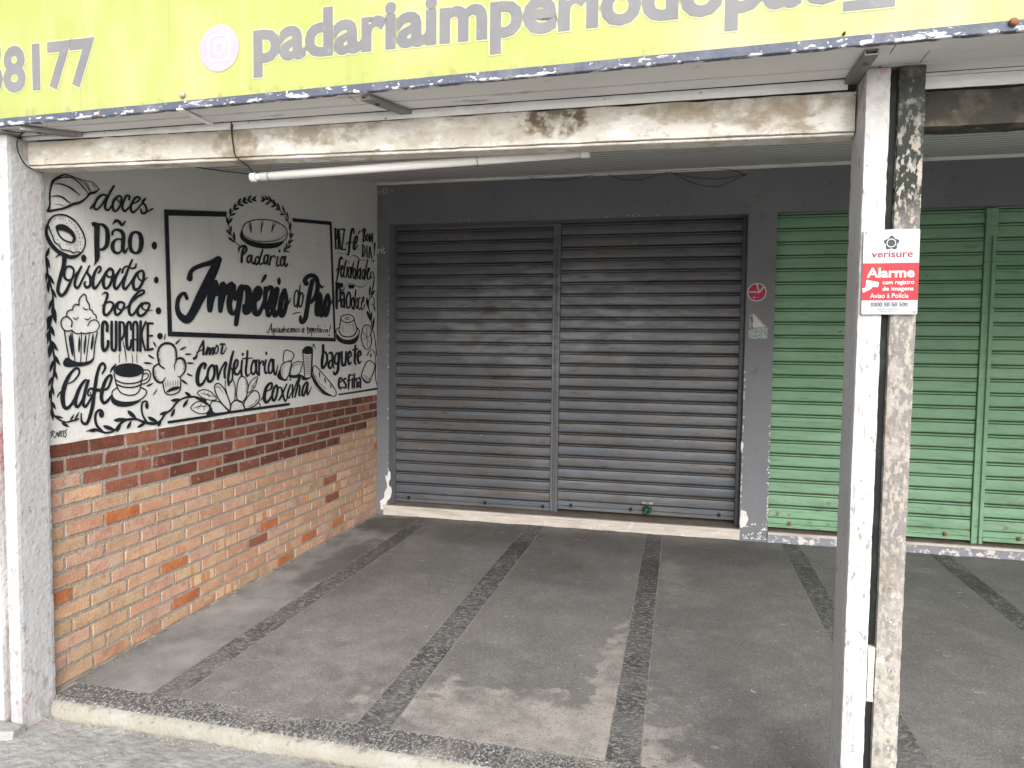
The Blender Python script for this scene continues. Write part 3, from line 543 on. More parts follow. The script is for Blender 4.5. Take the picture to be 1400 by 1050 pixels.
# ---- painted mural: brush strokes laid on the plaster as thin paint
MURAL = r'''
# painted_croissant
@ 60 230 8.75
v 40 510 34 62 440 24 60 350 22 70 250 22 100 160 32 150 115 26 215 82 20 270 78 14 370 115 14 480 150 10 560 160 9 620 210 9 655 255 10
v 655 255 10 600 290 30 540 305 32 500 355 22 420 410 32 340 430 36 240 475 28 150 495 26 60 512 30
t 16 220 95 300 105 380 145 440 200 490 260 520 300
t 9 400 130 470 180 520 240 550 285
s 9 480 150 520 210 550 280
t 20 110 190 200 190 300 230 370 280 430 330
t 20 70 340 150 330 220 350 280 400 320 410
t 7 110 430 180 435 240 455
t 14 120 150 200 112 300 118
t 5 560 180 600 220
t 5 570 200 610 240
t 5 130 175 180 130 210 120
# painted_word doces
s 25 550 480 600 415 640 350 690 318 740 325
v 690 318 24 640 360 28 600 430 28 595 480 28 630 492 26 690 430 24 740 350 24
v 830 215 26 780 300 28 735 400 30 725 480 30 760 500 28 810 440 20 850 360 22
v 890 330 24 840 370 28 815 440 30 830 510 28 870 500 26 910 430 26 920 350 24 890 330 22 865 350 18 880 395 16 930 400 16
v 1010 375 24 1015 335 24 980 330 24 945 400 28 930 470 30 955 515 28 1000 480 22 1050 420 18
v 1040 430 16 1110 400 22 1140 360 26 1100 345 26 1060 390 28 1030 470 30 1055 530 28 1110 490 22 1160 430 20 1210 360 20
v 1210 360 16 1170 400 22 1200 440 28 1222 490 26 1200 540 26 1165 530 26 1150 490 20
s 20 1160 542 1230 520 1295 485
# painted_word pao
p 555 650 590 640 640 655 660 700 655 900 660 1060 645 1105 585 1170 597 1110 590 900 590 700 565 690
v 640 672 28 700 680 36 745 740 52 752 850 58 735 930 50 690 970 34 645 968 24
v 815 670 14 850 630 34 890 640 36 925 680 34 965 635 16
v 808 795 28 815 760 30 850 735 30 910 750 44 940 800 50 937 900 50 935 960 48 960 1010 30 992 955 18
v 920 850 22 860 850 26 815 900 44 815 970 46 850 1012 34 900 1005 26 930 950 20
v 1087 762 28 1040 790 42 1018 885 50 1035 980 46 1090 1015 30 1140 980 50 1158 885 58 1140 790 48 1087 762 28
d 1312 925 34 48
# painted_donut
v 20 740 30 50 630 24 110 570 22 190 555 22 280 575 20 370 640 20 440 740 20 482 850 18 475 940 18 440 1010 20
v 20 690 20 22 790 38 70 900 46 140 980 48 220 1030 50 310 1062 46 390 1045 34 440 1005 20
s 15 40 690 62 740 85 800 100 835 115 880 170 920 200 970 255 980 310 992 340 1012 390 1000 440 1012
v 140 690 16 180 678 16 260 695 16 330 760 20 360 830 22 345 880 22 300 885 20 220 850 18 160 780 20 140 690 16
f 125 700 180 668 260 686 340 760 372 840 338 835 290 778 220 748 165 742 150 770
s 12 330 790 345 830 330 870
d 80 640 4 7
d 120 610 4 7
d 180 600 5 12
d 215 605 5 12
d 245 620 5 8
d 290 630 5 9
d 320 650 5 9
d 350 680 5 9
d 370 710 5 9
d 385 760 6 9
d 410 790 6 9
d 415 830 6 10
d 450 830 6 9
d 400 880 6 7
d 430 880 6 7
d 425 910 6 7
d 380 920 6 7
d 350 940 6 7
d 300 920 6 7
d 260 915 6 7
d 300 960 6 7
d 380 970 6 7
d 430 960 6 7
d 90 740 5 7
d 110 800 5 7
d 150 850 5 7
d 180 900 5 7
d 60 700 4 6
d 260 660 5 7
d 90 670 4 6
# painted_word biscoito
@ 60 330 8.75
v 130 195 8 170 160 22 215 150 38 235 200 54 225 300 52 195 400 46 165 520 44 160 600 42 195 645 42 240 620 38 290 530 38 335 420 24 347 340 24 310 300 28 260 310 28 235 370 34 240 430 32 280 465 28 330 440 22 390 370 22
v 440 300 26 390 400 34 360 500 34 375 552 34 410 540 30 460 440 24 500 360 22 540 288 16
d 468 203 32 46
v 530 300 22 510 370 28 545 430 36 545 520 34 500 550 34 475 510 28 492 480 18
v 540 540 18 560 480 20 590 410 24
v 645 375 24 670 340 26 662 302 26 630 320 28 590 400 38 575 500 42 595 562 36 640 520 28 700 420 22 750 340 20
v 790 325 28 735 370 34 702 470 42 715 552 36 760 550 32 810 450 38 818 360 34 780 322 28 742 370 24 765 425 24 850 400 20 905 330 20
v 905 330 28 850 430 36 832 530 38 860 567 34 910 500 26 955 420 22
v 1048 222 26 1000 330 30 965 430 36 940 520 38 960 572 34 1010 520 26 1065 430 22
v 930 372 28 945 320 24 990 298 24 1040 322 22 1085 312 26 1095 268 18
v 1150 352 30 1100 390 36 1060 480 40 1075 572 36 1130 560 34 1182 460 36 1182 370 34 1150 350 26 1115 390 22 1130 450 20 1180 470 20 1232 430 10
d 1336 462 30 42
# painted_word bolo
v 680 642 5 720 613 24 752 630 30 740 690 32 710 780 36 708 860 36 745 880 34 800 820 32 822 750 28 780 722 24 730 740 18 675 772 6
v 930 727 26 880 730 30 840 800 36 850 872 34 890 867 32 940 800 32 948 740 28 890 735 22 875 800 22 930 815 18 990 780 18 1060 710 18
v 1000 775 16 1100 670 28 1180 622 28 1187 587 24 1130 600 26 1050 690 36 1010 790 38 1020 872 36 1060 872 30 1110 800 24 1160 735 22
v 1230 740 26 1160 750 30 1110 820 38 1130 887 36 1190 872 32 1242 800 30 1252 745 26 1190 735 22 1165 795 22 1230 828 14 1300 820 5
d 1362 830 34 44
# painted_cupcake
@ 60 400 8.75
s 16 262 290 268 230 310 207 332 203 342 160 380 140 408 148 410 90 440 40 472 18 495 45 500 90 530 140 538 205
s 14 535 200 570 215 577 245 610 270 618 310
t 15 455 170 480 200 525 200
s 16 318 410 325 345 290 300 245 288 205 320 193 370 215 430 262 460 325 450
s 13 515 395 540 350 590 325 635 345 652 400 622 455 580 475 540 480
s 15 325 450 360 482 410 492 440 480 480 492 540 478
t 14 335 295 370 318 410 290
t 14 470 305 510 324 560 290
s 16 235 460 262 640 290 790
s 16 628 470 600 620 585 785
s 14 290 790 350 825 430 838 530 825 585 780
f 270 775 225 815 222 865 270 890 380 886 480 875 560 840 590 785 530 830 430 845 330 825
s 12 325 470 345 640 360 825
s 12 440 490 435 640 430 832
s 12 535 490 515 640 495 822
t 36 308 480 320 640 332 760
t 26 412 520 412 620 405 720
t 26 492 500 480 620 470 740
t 30 580 490 568 600 555 690
t 16 285 500 300 600 312 690
# painted_word cupcake
v 745 460 34 745 380 38 712 347 32 690 400 40 690 640 42 712 695 36 750 650 36 757 580 34
s 34 800 350 800 640 815 685 838 690 852 640 852 350
s 34 897 690 895 355
s 28 905 355 942 365 950 430 945 510 915 560
t 14 930 560 962 700 976 835
v 1035 440 32 1028 370 32 1000 355 32 980 420 36 980 620 38 1002 680 34 1028 640 30 1035 570 28
s 30 1058 692 1058 400 1085 350 1108 400 1108 692
s 18 1065 560 1105 560
s 32 1147 345 1143 695
s 26 1208 350 1158 500 1202 690
s 32 1232 370 1232 685
l 26 1225 368 1292 368
l 24 1230 520 1285 515
l 28 1230 685 1292 672
d 1378 520 34 40
# painted_word cafe
@ 60 490 8.75
v 285 300 14 350 265 20 408 190 24 410 130 26 370 120 28 310 180 38 260 270 52 225 380 58 215 480 58 235 580 46 280 590 40 340 520 34 400 390 30 470 280 26
t 18 150 472 172 420 215 378
v 515 262 20 480 265 30 420 350 42 375 470 48 370 552 44 400 577 36 450 500 30 500 360 30 530 258 22
v 510 290 34 480 420 42 460 530 42 485 577 34 530 520 28 580 420 22
v 688 184 18 725 110 32 700 58 32 660 90 36 625 200 40 605 330 44 590 430 46 575 560 46 545 680 44 510 770 38 470 780 36 440 740 26 438 655 14
v 550 405 12 548 440 16 522 442 20 520 400 24 550 360 28 620 378 42 700 378 36
v 700 380 22 760 350 30 802 230 30 780 200 30 730 260 40 690 380 48 680 480 44 710 532 40 760 500 34 805 435 18
v 785 168 14 810 120 28 852 72 20
# painted_coffee_cup
d 1005 138 168 74
o 15 1005 140 175 76
s 15 830 180 850 280 880 370 930 420 1010 440 1090 427 1140 370 1160 260 1180 160
s 17 852 258 930 293 1030 300 1110 287 1162 262
s 18 865 310 940 340 1040 346 1110 332 1155 310
s 15 1180 140 1240 138 1267 190 1250 260 1200 300 1155 305
s 13 1160 270 1215 245 1243 205 1220 178 1180 190 1168 235
s 15 870 350 820 380 805 430 840 490 930 522 1050 520 1150 490 1212 430 1212 380 1150 345
f 800 460 798 520 860 567 950 580 1050 562 1160 505 1050 528 930 528 840 500
@ 60 400 8.75
t 9 905 715 890 780 897 855
t 9 1042 715 1052 790 1052 855
t 9 1107 700 1102 780 1107 850
# painted_chef_hat
@ 190 450 8.75
v 292 468 18 240 430 20 218 350 20 215 270 22 250 200 26 310 168 30 380 178 28 425 230 24 440 300 18 440 370 16 415 430 14 420 490 6
v 222 415 18 175 445 22 160 500 24 175 580 26 220 630 26 270 630 20 310 575 6
v 444 365 16 480 345 28 530 370 28 550 440 22 535 510 20 490 562 16 450 570 6
s 15 275 640 290 720 310 765 360 785 430 770 485 720 487 570
f 318 748 370 703 440 683 482 690 450 722 380 742 330 758
t 6 335 600 338 700
t 6 365 610 362 695
t 6 395 608 400 690
t 6 425 608 430 680
t 6 452 600 456 680
t 6 308 620 315 705
g 16 240 250 232 330 250 400
g 16 415 250 425 320 422 390
g 18 185 480 188 560 230 605
g 14 500 365 525 420 520 490
h 160 145 200 222 24
h 95 305 182 355 26
h 40 400 158 410 26
h 290 132 310 45 18
h 420 185 490 113 24
h 475 250 562 205 26
h 535 300 628 295 24
h 560 405 658 405 26
h 560 530 637 562 26
h 495 600 577 662 30
h 75 685 168 640 24
h 155 795 215 703 16
# painted_vine_left
@ 60 330 8.75
s 20 5 180 25 300 40 420 70 520 90 620 100 700 100 770
h 12 190 57 62 44
h 15 180 62 328 46
h 25 385 118 515 50
h 18 370 10 495 34
h 42 460 45 622 42
h 78 555 142 684 40
h 102 680 42 825 46
h 92 765 135 985 66
h 80 880 5 1015 56
@ 60 400 8.75
s 24 95 60 100 200 80 300 60 400 65 560 90 650 110 760 120 900 100 1010
h 58 330 5 475 62
h 60 385 117 525 54
h 50 455 22 628 54
h 55 565 158 695 62
h 80 600 52 785 64
h 108 740 184 870 48
h 112 800 57 955 48
h 110 920 152 1045 40
@ 60 490 8.75
s 20 110 120 100 230 80 350 75 480 85 600 110 680 170 730 250 762 340 742 400 722
h 92 215 42 335 38
h 78 315 112 445 38
h 78 370 28 515 50
h 82 515 130 610 44
h 80 585 102 745 44
h 112 685 225 712 32
h 198 768 294 818 40
h 300 745 352 662 26
h 355 735 412 632 26
h 330 748 410 722 26
# painted_signature
s 9 76 950 92 872
s 8 66 892 95 866 122 880 92 905 126 950
s 8 132 942 148 878 160 932
s 6 136 915 158 908
s 9 168 938 172 880 192 890 174 906 194 932
s 8 180 870 222 866
s 8 202 870 200 936
s 9 224 936 226 870 246 866
s 7 226 902 242 898
s 7 224 936 240 932
s 9 266 845 248 880 260 905 244 945
# painted_vine_bottom
@ 120 520 8.75
v -30 610 6 60 590 36 130 600 32 200 625 26 280 615 26 330 580 24 370 530 30 430 480 32 500 465 30 580 465 26 640 490 32 720 512 36 800 515 34 860 485 26 920 400 24 990 350 26 1050 270 26 1120 220 22 1200 198 28 1290 200 22 1400 245 28
v 160 600 26 100 540 32 80 460 32 90 390 30 130 355 32 165 370 30
d 155 405 32 44
v 690 490 30 650 420 24 635 340 24 645 270 24 680 248 22 705 262 20
d 698 303 23 40
h 170 540 325 595 54
h 328 620 392 530 34
h 296 480 455 455 52
h 458 582 515 478 42
h 465 358 580 460 56
h 580 562 700 498 40
h 708 435 835 500 52
h 830 555 872 465 38
h 848 408 970 368 42
h 985 440 1035 335 40
h 983 242 1105 222 42
h 1128 325 1195 218 42
h 1153 138 1240 195 42
h 0 602 120 590 48
@ 250 450 8.75
v 150 822 20 230 862 28 300 905 24 340 960 18
# painted_underline
@ 0 0 1
l 3.7 229.5 577.2 280 569.8 312 563.8 350 558.6 394 552.6
p 461.8 538.5 516.4 529.8 516.4 532.6 462.2 540.6
# painted_frame
p 223.4 286.3 309.1 289.4 308.7 296.5 229.1 294.8
p 223.4 286.3 229.1 290 234.2 456 228.3 459.7
p 228.3 459.7 228.9 453 456.1 462 458.3 467
p 450.2 304 452.7 303 458.3 467 455.9 465
p 398.5 298.2 452.7 303.1 451.5 307.8 400 303.1
# painted_wreath
@ 300 250 8.75
s 8 420 195 340 200 240 240 170 310 120 400 105 500 130 600 180 705
s 8 500 200 580 205 660 270 730 345 800 430 840 530 850 640 830 740 770 835
h 378 150 328 205 30
h 437 165 385 202 28
h 442 220 378 200 28
h 390 238 318 203 28
h 312 168 270 232 34
h 338 247 262 228 32
h 250 183 212 262 32
h 290 277 210 255 32
h 190 247 162 318 30
h 232 302 155 328 32
h 130 302 120 390 28
h 192 363 118 398 28
h 152 418 103 496 28
h 78 398 107 520 28
h 137 510 125 620 26
h 77 553 132 632 30
h 163 583 183 700 28
h 93 648 182 716 30
s 8 180 708 235 750
h 493 165 550 200 26
h 488 226 548 200 26
h 538 153 592 218 26
h 543 264 608 215 28
h 578 153 635 245 26
h 608 292 670 262 26
h 628 193 682 285 26
h 662 322 724 308 26
h 684 238 725 325 26
h 748 266 784 385 24
h 712 382 775 370 24
h 798 346 824 445 22
h 782 428 828 475 20
h 850 466 845 565 20
h 828 518 852 585 20
h 880 600 842 668 24
h 832 600 852 675 20
h 877 678 832 724 22
h 824 680 828 735 20
h 858 748 798 792 20
h 800 718 794 802 20
h 833 828 778 820 20
h 778 768 768 838 20
# painted_bread
s 11 265 570 300 490 380 452 480 440 600 446 700 477 780 532 805 600 790 665 740 705
g 12 290 620 400 688 550 702 700 680 790 610
t 8 290 630 400 690 550 703 700 682 790 605
s 9 285 640 340 682 480 722 640 724 750 700
f 268 565 240 620 258 680 340 742 450 777 570 787 680 772 735 740 758 700 640 727 480 722 340 682 282 620
t 10 350 465 360 530 372 605
t 10 368 465 375 540 372 605
t 10 500 448 498 530 485 615
t 8 525 450 502 530 485 615
t 10 640 468 630 530 615 595
t 8 682 480 640 530 615 595
# painted_word padaria
v 225 822 12 230 782 22 270 752 24 308 762 26 315 812 26 278 862 18
v 285 772 26 265 850 30 258 948 30
c 20 365 868 335 885 325 930 345 957 370 900
s 20 382 870 377 940 395 970 410 948
c 20 450 882 425 905 420 960 440 977 468 920
s 20 510 800 490 870 470 940 482 977 512 958
c 20 557 862 532 885 525 940 545 972 570 900
s 20 580 865 567 940 582 975
s 20 608 880 590 985
s 18 598 935 622 885 648 873 660 895
s 18 692 880 677 965 687 997 707 985
d 712 815 12 20
c 20 760 882 732 905 722 960 735 992 765 960
s 20 787 880 772 965 787 1002 807 968
# painted_word imperio
@ 230 345 8.75
v 248 312 74 258 245 54 300 195 54 400 152 56 500 125 66 590 82 80
v 600 88 72 545 195 108 480 330 116 410 470 116 340 610 116 285 720 104 220 802 102 150 775 80 110 715 66 97 640 56 112 555 54 150 502 46 190 495 44 212 550 44
v 470 420 60 550 362 84 520 470 100 495 590 92 490 690 64
v 560 500 60 600 470 80 652 385 84 640 480 100 622 600 76 615 698 56
v 690 470 86 752 390 90 750 480 92 722 600 72 735 700 66 772 735 42 815 672 34
v 790 565 36 820 490 56 868 412 66
v 868 415 66 850 540 70 828 680 64 803 860 56
v 868 420 60 936 432 78 955 520 84 945 630 86 918 715 66
v 900 640 50 915 720 62 970 690 50 1015 590 44
v 1005 590 44 1075 555 40 1092 470 58 1068 430 66 1030 500 82 1012 620 80 1032 722 70 1072 732 60 1112 660 46 1152 560 44
v 1112 358 20 1138 312 40 1156 280 36
v 1292 442 64 1262 560 66 1240 660 62 1268 752 56 1305 700 40
d 1318 345 22 46
@ 340 365 9.13
v 440 292 56 405 380 66 385 500 66 388 590 60 415 602 58 448 520 54 462 400 54 440 300 56
v 470 475 28 500 432 20 518 380 8
v 350 282 58 325 400 64 302 520 56 316 612 52 352 570 42
v 203 262 50 200 340 58 192 450 46 190 520 30
v 200 330 44 245 258 54 282 270 56 275 345 52 240 470 58 225 560 58 240 610 50 278 560 34 300 480 30
# painted_word do
c 19 600 292 572 325 560 420 572 492 600 460 618 370
v 638 228 14 625 330 22 607 430 24 600 510 20
c 20 655 318 630 370 620 470 640 502 662 450 672 370
t 10 660 410 692 345
t 14 535 590 590 572 650 570
# painted_word pao
v 712 205 66 695 165 56 732 120 54 782 105 54 830 130 56 855 200 56 850 300 56 820 380 54 772 440 44
v 790 170 54 765 280 58 742 400 60 720 540 60 700 640 60 665 690 56 642 670 48 640 620 34
v 880 335 50 855 430 60 842 540 58 850 602 48 880 540 40 900 400 40
v 900 360 36 892 480 46 887 580 48 906 612 42 938 555 32
v 870 228 10 890 230 26 905 258 26 932 235 10
v 980 352 50 950 430 52 940 540 50 955 612 44 985 550 42 1002 420 40 980 352 44
v 1000 485 24 1030 440 16 1048 405 8
# painted_small_line
s 9 215 800 235 825 260 750 275 705
s 11 276 705 278 780 286 830
s 8 240 780 288 765
s 9 312 762 292 790 302 810 320 768 306 840 288 872
s 9 332 822 337 768 352 762
c 8 368 770 352 800 360 815 378 775
s 9 380 768 378 820
c 8 402 775 385 805 395 818 412 785
s 8 438 735 418 780 412 825
s 9 430 800 447 780 434 768 422 800 442 820
s 9 477 775 460 775 455 800 472 814
s 9 478 800 498 780 488 766 475 800 496 817
s 9 510 820 520 768 532 770 528 812
s 9 528 785 546 766 545 817
s 9 545 785 564 766 560 817
c 9 590 770 575 790 585 815 600 792
s 9 630 762 615 780 628 800 608 816
c 9 678 765 656 785 660 815 678 795
s 9 684 762 682 818
s 9 722 745 726 832
s 8 722 752 742 770 728 790
s 8 745 832 750 775 765 765
s 8 760 802 778 778 766 758 758 800 774 816
s 8 787 758 777 862
s 8 787 765 802 780 782 802
s 8 796 802 812 780 802 765 795 800 810 816
s 8 820 822 826 770 840 770
s 8 845 802 861 780 850 765 843 800 860 816
s 6 850 748 862 730 870 748
s 8 872 817 877 770 890 775 888 817
s 8 917 780 902 785 902 812 917 812
s 8 932 780 927 817
d 945 732 5 7
c 8 965 782 947 795 952 815 970 790
s 8 978 780 976 822
t 10 1022 712 1008 770 1000 822
d 995 852 8 10
# painted_word amor
@ 250 450 8.75
v 125 352 34 150 330 30 165 285 16 200 210 20 235 140 24
v 236 140 24 238 220 28 235 305 26
v 150 275 10 200 258 14 250 225 12
s 22 262 300 278 250 290 215
s 24 272 302 300 235 318 235 308 300
s 24 312 302 340 232 358 232 348 302
c 18 400 192 377 232 370 280 392 290 415 242
v 434 190 12 455 176 22 466 196 22 456 250 26 452 290 26 480 285 16 515 215 8
v 464 195 14 482 174 20 498 190 12
# painted_word confeitaria
v 250 470 28 265 422 34 230 415 36 190 470 46 167 560 50 170 640 46 195 670 40 240 638 30 290 530 18
c 32 340 432 302 480 287 560 302 628 342 610 368 550 368 460
v 380 440 20 400 450 30 412 600 28
v 412 600 26 450 480 24 500 398 24 512 420 30 492 500 30 495 582 28
v 597 265 26 572 360 32 547 500 34 535 600 32 540 668 28
v 540 660 22 582 600 20 587 490 22 562 468 20 532 500 12
v 600 500 14 640 450 22 652 382 24 627 370 26 605 440 34 612 522 34 652 540 26 685 475 14
s 26 702 380 692 480 697 562
d 710 300 14 20
v 767 260 24 757 400 28 747 500 28 762 562 24 802 520 10
l 16 705 355 822 345
c 25 850 370 820 420 810 500 835 540 868 480
s 24 876 370 872 480 887 542
s 24 905 370 905 552
s 20 908 430 938 385 957 388 952 430
s 25 987 370 972 460 982 525 1002 520
d 992 290 14 22
c 24 1060 360 1030 400 1017 480 1035 530 1068 480
v 1080 365 24 1080 470 26 1100 550 22 1132 425 8
# painted_flower_bouquet
c 12 165 760 220 725 290 730 350 770 395 835 330 850 250 830 200 800
t 9 200 765 290 785 380 812
t 8 280 783 302 758
t 8 290 790 318 818
t 8 240 770 255 745
c 12 85 940 140 880 200 865 260 890 312 932 290 990 220 1012 140 990
t 9 120 945 200 920 300 932
t 8 200 920 217 888
t 8 190 925 168 962
t 8 240 928 250 972
t 8 255 922 272 892
c 13 330 880 370 860 430 870 490 920 547 987 450 1000 370 1005 322 960
c 15 370 690 400 650 440 660 490 720 535 820 562 920 547 980 470 900 400 800
g 18 385 700 420 690 480 770
s 11 500 610 500 700 520 760
s 12 585 590 615 670 618 770 612 855
c 13 640 700 660 600 700 565 745 590 770 660 765 750 740 830 700 870 655 860 635 800
g 12 740 610 752 680 745 760
c 10 770 760 780 680 820 610 885 570 870 650 840 710
t 7 800 735 850 650 882 585
t 6 825 690 850 690
t 6 815 700 822 660
c 13 720 900 760 820 820 750 870 737 905 780 905 850 860 910 800 940 740 950
g 16 760 930 840 895 885 830
s 11 840 930 890 882 915 900 915 935
s 16 555 982 570 900 620 852 680 862 720 910 737 972
d 600 920 4 5
d 640 900 4 5
d 620 950 4 5
d 670 940 4 5
d 690 910 4 5
f 270 1015 330 960 380 1000 540 992 380 1012 300 1030
# painted_word coxinha
@ 340 455 10
t 18 150 932 185 880 200 850
v 240 800 16 298 760 26 310 700 30 280 692 34 232 750 42 207 850 48 212 930 46 242 948 38 290 890 28 335 800 20
v 370 712 26 332 770 34 312 870 36 332 928 34 362 890 32 385 790 30 380 720 24 402 765 12
v 410 745 22 440 760 26 460 850 32 490 935 26 520 890 14
v 512 702 22 472 790 26 425 890 28 400 922 22
v 562 712 22 532 800 28 520 880 26 542 890 20 572 820 14
d 560 640 12 16
v 590 712 24 592 800 28 590 882 24
v 598 830 14 640 700 22 690 600 24
v 702 582 26 672 690 28 642 800 28 625 880 22
v 642 810 14 672 715 22 690 740 26 680 850 28 702 850 14
v 782 672 26 742 730 30 722 820 32 740 862 28 770 790 26 800 682 24
v 802 682 24 792 800 28 802 845 22 855 735 8
# painted_savory_snacks
c 12 465 400 475 270 510 236 610 285 575 385 520 392
c 14 575 385 480 410 432 460 425 550 450 610 490 640 532 590 560 500
f 428 480 382 570 390 622 440 650 500 657 532 628 480 645 440 612 422 560
c 12 590 440 640 400 722 400 712 480 680 560 612 582 558 560
f 550 570 545 612 600 617 680 612 722 580 680 570 610 587
g 14 480 440 450 500 460 580
g 12 600 470 650 430 700 430
f 722 245 760 195 810 180 860 200 867 250 850 285 790 292 740 278
s 12 730 250 745 420 757 600
s 20 862 230 855 400 848 600
t 6 745 315 800 328 850 315
t 6 745 345 800 356 850 342
t 6 748 380 800 388 850 372
t 6 748 405 800 412 850 402
t 6 750 435 800 440 850 432
t 6 750 465 800 470 850 462
t 6 752 495 800 502 850 492
t 6 755 525 800 530 850 522
t 6 755 555 800 560 848 552
f 722 580 722 645 800 640 852 600 780 612
s 8 865 200 880 148 905 222
h 870 140 900 210 12
# painted_baguette
c 13 880 460 920 460 980 530 1060 620 1140 720 1190 810 1172 868 1110 850 1020 790 940 700 890 600 870 520
v 855 570 20 890 660 34 950 740 40 1030 820 40 1110 862 16
h 960 530 968 625 18
h 1030 610 1050 695 20
h 1110 700 1122 765 18
g 14 900 560 960 680 1060 780
g 10 880 720 960 800 1060 860
# painted_word baguete
@ 430 455 11.06
v 122 188 42 122 300 42 107 420 44 110 530 40 150 500 38 182 420 36 177 330 36 140 280 26
v 215 312 30 250 300 34 267 370 38 267 480 36 290 535 16
v 265 405 22 222 430 34 205 500 38 230 540 30 264 485 20
c 28 348 310 312 330 297 420 315 475 350 430
v 375 300 32 357 430 42 345 570 42 302 628 40 280 590 24
v 405 290 34 405 430 36 422 500 34 455 450 24 472 300 30
s 30 472 290 465 420 460 492
v 510 385 18 547 340 28 530 282 30 500 325 38 502 420 38 520 478 34 552 440 18
v 610 190 30 605 330 38 600 440 34 622 482 22
l 28 575 258 642 245
v 650 362 18 692 330 28 680 272 30 652 305 38 647 400 38 665 460 34 697 432 18
# painted_word esfiha
v 365 755 18 407 720 24 395 682 26 367 700 32 360 800 34 385 847 28 412 810 14
v 472 700 22 447 690 26 435 730 30 465 780 30 460 830 28 425 830 20
v 547 640 20 517 640 28 510 740 32 505 855 20
l 20 490 722 540 715
s 24 564 690 564 832
d 564 640 12 12
s 26 592 622 594 832
s 24 597 720 620 688 632 740 632 828
v 650 692 22 680 680 28 687 760 30 687 828 26
v 680 742 18 655 760 28 655 812 26 680 800 14
# painted_bread_roll
c 15 820 420 880 450 907 500 890 590 850 680 828 742 780 742 720 690 700 640 730 550 770 460
v 700 655 16 740 720 30 790 752 30 832 740 16
t 8 710 642 760 650 820 700 832 738
g 12 735 660 780 700 815 725
# painted_vine_right
s 11 790 340 820 280 860 255 900 300 917 400 922 500 917 600 920 700 945 805
h 840 375 852 300 26
h 785 350 815 300 20
@ 450 385 10.5
s 12 570 400 595 530 610 650 640 760 657 850 667 950 675 1060
h 585 55 574 215 28
h 650 118 598 215 36
h 532 225 557 390 36
h 538 415 592 570 42
h 607 428 600 565 24
h 642 508 620 700 32
s 12 560 400 562 280 590 220 635 240 640 330 612 322
h 640 335 656 438 22
s 8 630 0 622 60 592 190
l 5 680 120 687 900
# painted_cake
c 13 165 510 210 480 280 475 340 505 350 545 290 585 220 585 170 550
c 9 225 525 250 510 280 525 250 545
s 13 160 540 145 640 130 700
s 13 350 540 375 620 395 690
s 17 130 700 170 770 260 795 350 770 395 690
s 13 130 660 95 690 98 750 170 820 260 842 350 822 415 760 425 700 392 660
f 92 760 108 840 190 890 280 905 370 882 412 820 418 760 350 825 260 847 170 827
g 10 180 600 185 680 200 740
g 10 330 590 350 660 350 720
g 8 240 600 240 640
g 8 280 600 285 640
# painted_clover_bread
c 13 480 660 510 625 570 630 600 690 590 760 602 830 590 920 550 970 500 950 470 880 450 810 460 730
t 8 530 630 535 800 542 960
t 8 470 720 535 800
t 8 535 800 460 840
t 8 535 800 602 760
g 10 480 700 500 740
g 10 560 840 575 880
# painted_word pao_doce
p 75 10 190 20 195 85 130 88 85 60
p 270 40 355 50 350 100 270 100
t 9 205 110 250 40 320 30 380 60 440 80 500 65 550 10
v 105 60 34 100 200 38 100 385 32
v 110 95 20 150 110 28 150 250 30 115 290 18
s 28 165 190 190 145 207 200 207 372
v 205 250 16 172 270 28 168 360 28 197 350 16
t 16 168 105 190 120 218 98
c 24 268 155 242 250 250 370 287 360 300 260 290 175
c 16 335 222 315 300 325 392 350 330
s 18 375 120 360 260 347 402
c 14 395 232 375 310 385 392 405 320
s 14 440 240 425 230 412 320 420 402 445 370
s 14 450 320 490 270 482 215 460 300 455 402 480 390 502 330
# painted_word paz
@ 450 300 10.5
s 24 80 130 90 420
s 18 88 132 112 170 107 260 95 285
s 22 125 425 130 150
s 22 135 140 157 422
l 14 125 312 155 312
l 20 160 142 222 142
l 20 214 148 175 422
l 20 165 428 230 432
# painted_word fe
v 350 200 20 345 140 26 320 150 28 300 260 28 285 380 28 270 500 24 245 502 14
v 245 372 10 255 340 18 335 330 14
v 355 372 14 397 310 20 395 240 22 370 270 28 350 370 30 355 432 28 412 368 12
v 408 218 8 435 165 20
# painted_word bom_dia
s 18 495 150 482 322
v 460 182 14 490 135 18 517 150 18 500 215 14 522 262 18 490 322 10
c 14 540 210 525 262 535 312 555 262
s 15 570 322 575 200 590 320 612 190 617 332
l 18 475 360 475 537
s 16 475 365 502 400 507 470 480 537
l 16 535 380 537 542
s 16 565 552 575 385 605 562
l 12 568 492 600 492
v 650 340 22 640 525 8
d 628 600 12 16
t 10 300 530 350 518 400 540 450 580 520 590
t 5 70 480 150 482 220 500
# painted_word felicidade
v 180 572 18 170 540 22 145 580 26 130 700 26 110 830 22 92 915 14
v 90 742 10 110 710 16 162 700 12
v 165 742 10 192 680 18 170 670 20 160 760 24 175 832 18 202 770 12
v 240 590 20 215 680 22 200 800 22 220 832 12
s 18 255 680 240 832
d 275 620 8 14
c 16 298 690 275 702 265 800 280 840 298 800
s 16 315 690 305 842
h 348 595 312 810 20
c 16 360 700 335 770 345 852 370 780
s 18 420 590 395 720 375 862
c 16 425 710 400 780 415 852 440 770
s 16 447 700 437 862
c 16 490 710 465 780 475 862 500 780
s 18 545 580 520 720 502 872
v 530 792 10 572 720 18 560 700 18 540 780 22 550 862 18 592 820 10
s 10 585 840 590 760 620 760 640 830 632 930 612 1012
d 590 832 14 24
'''
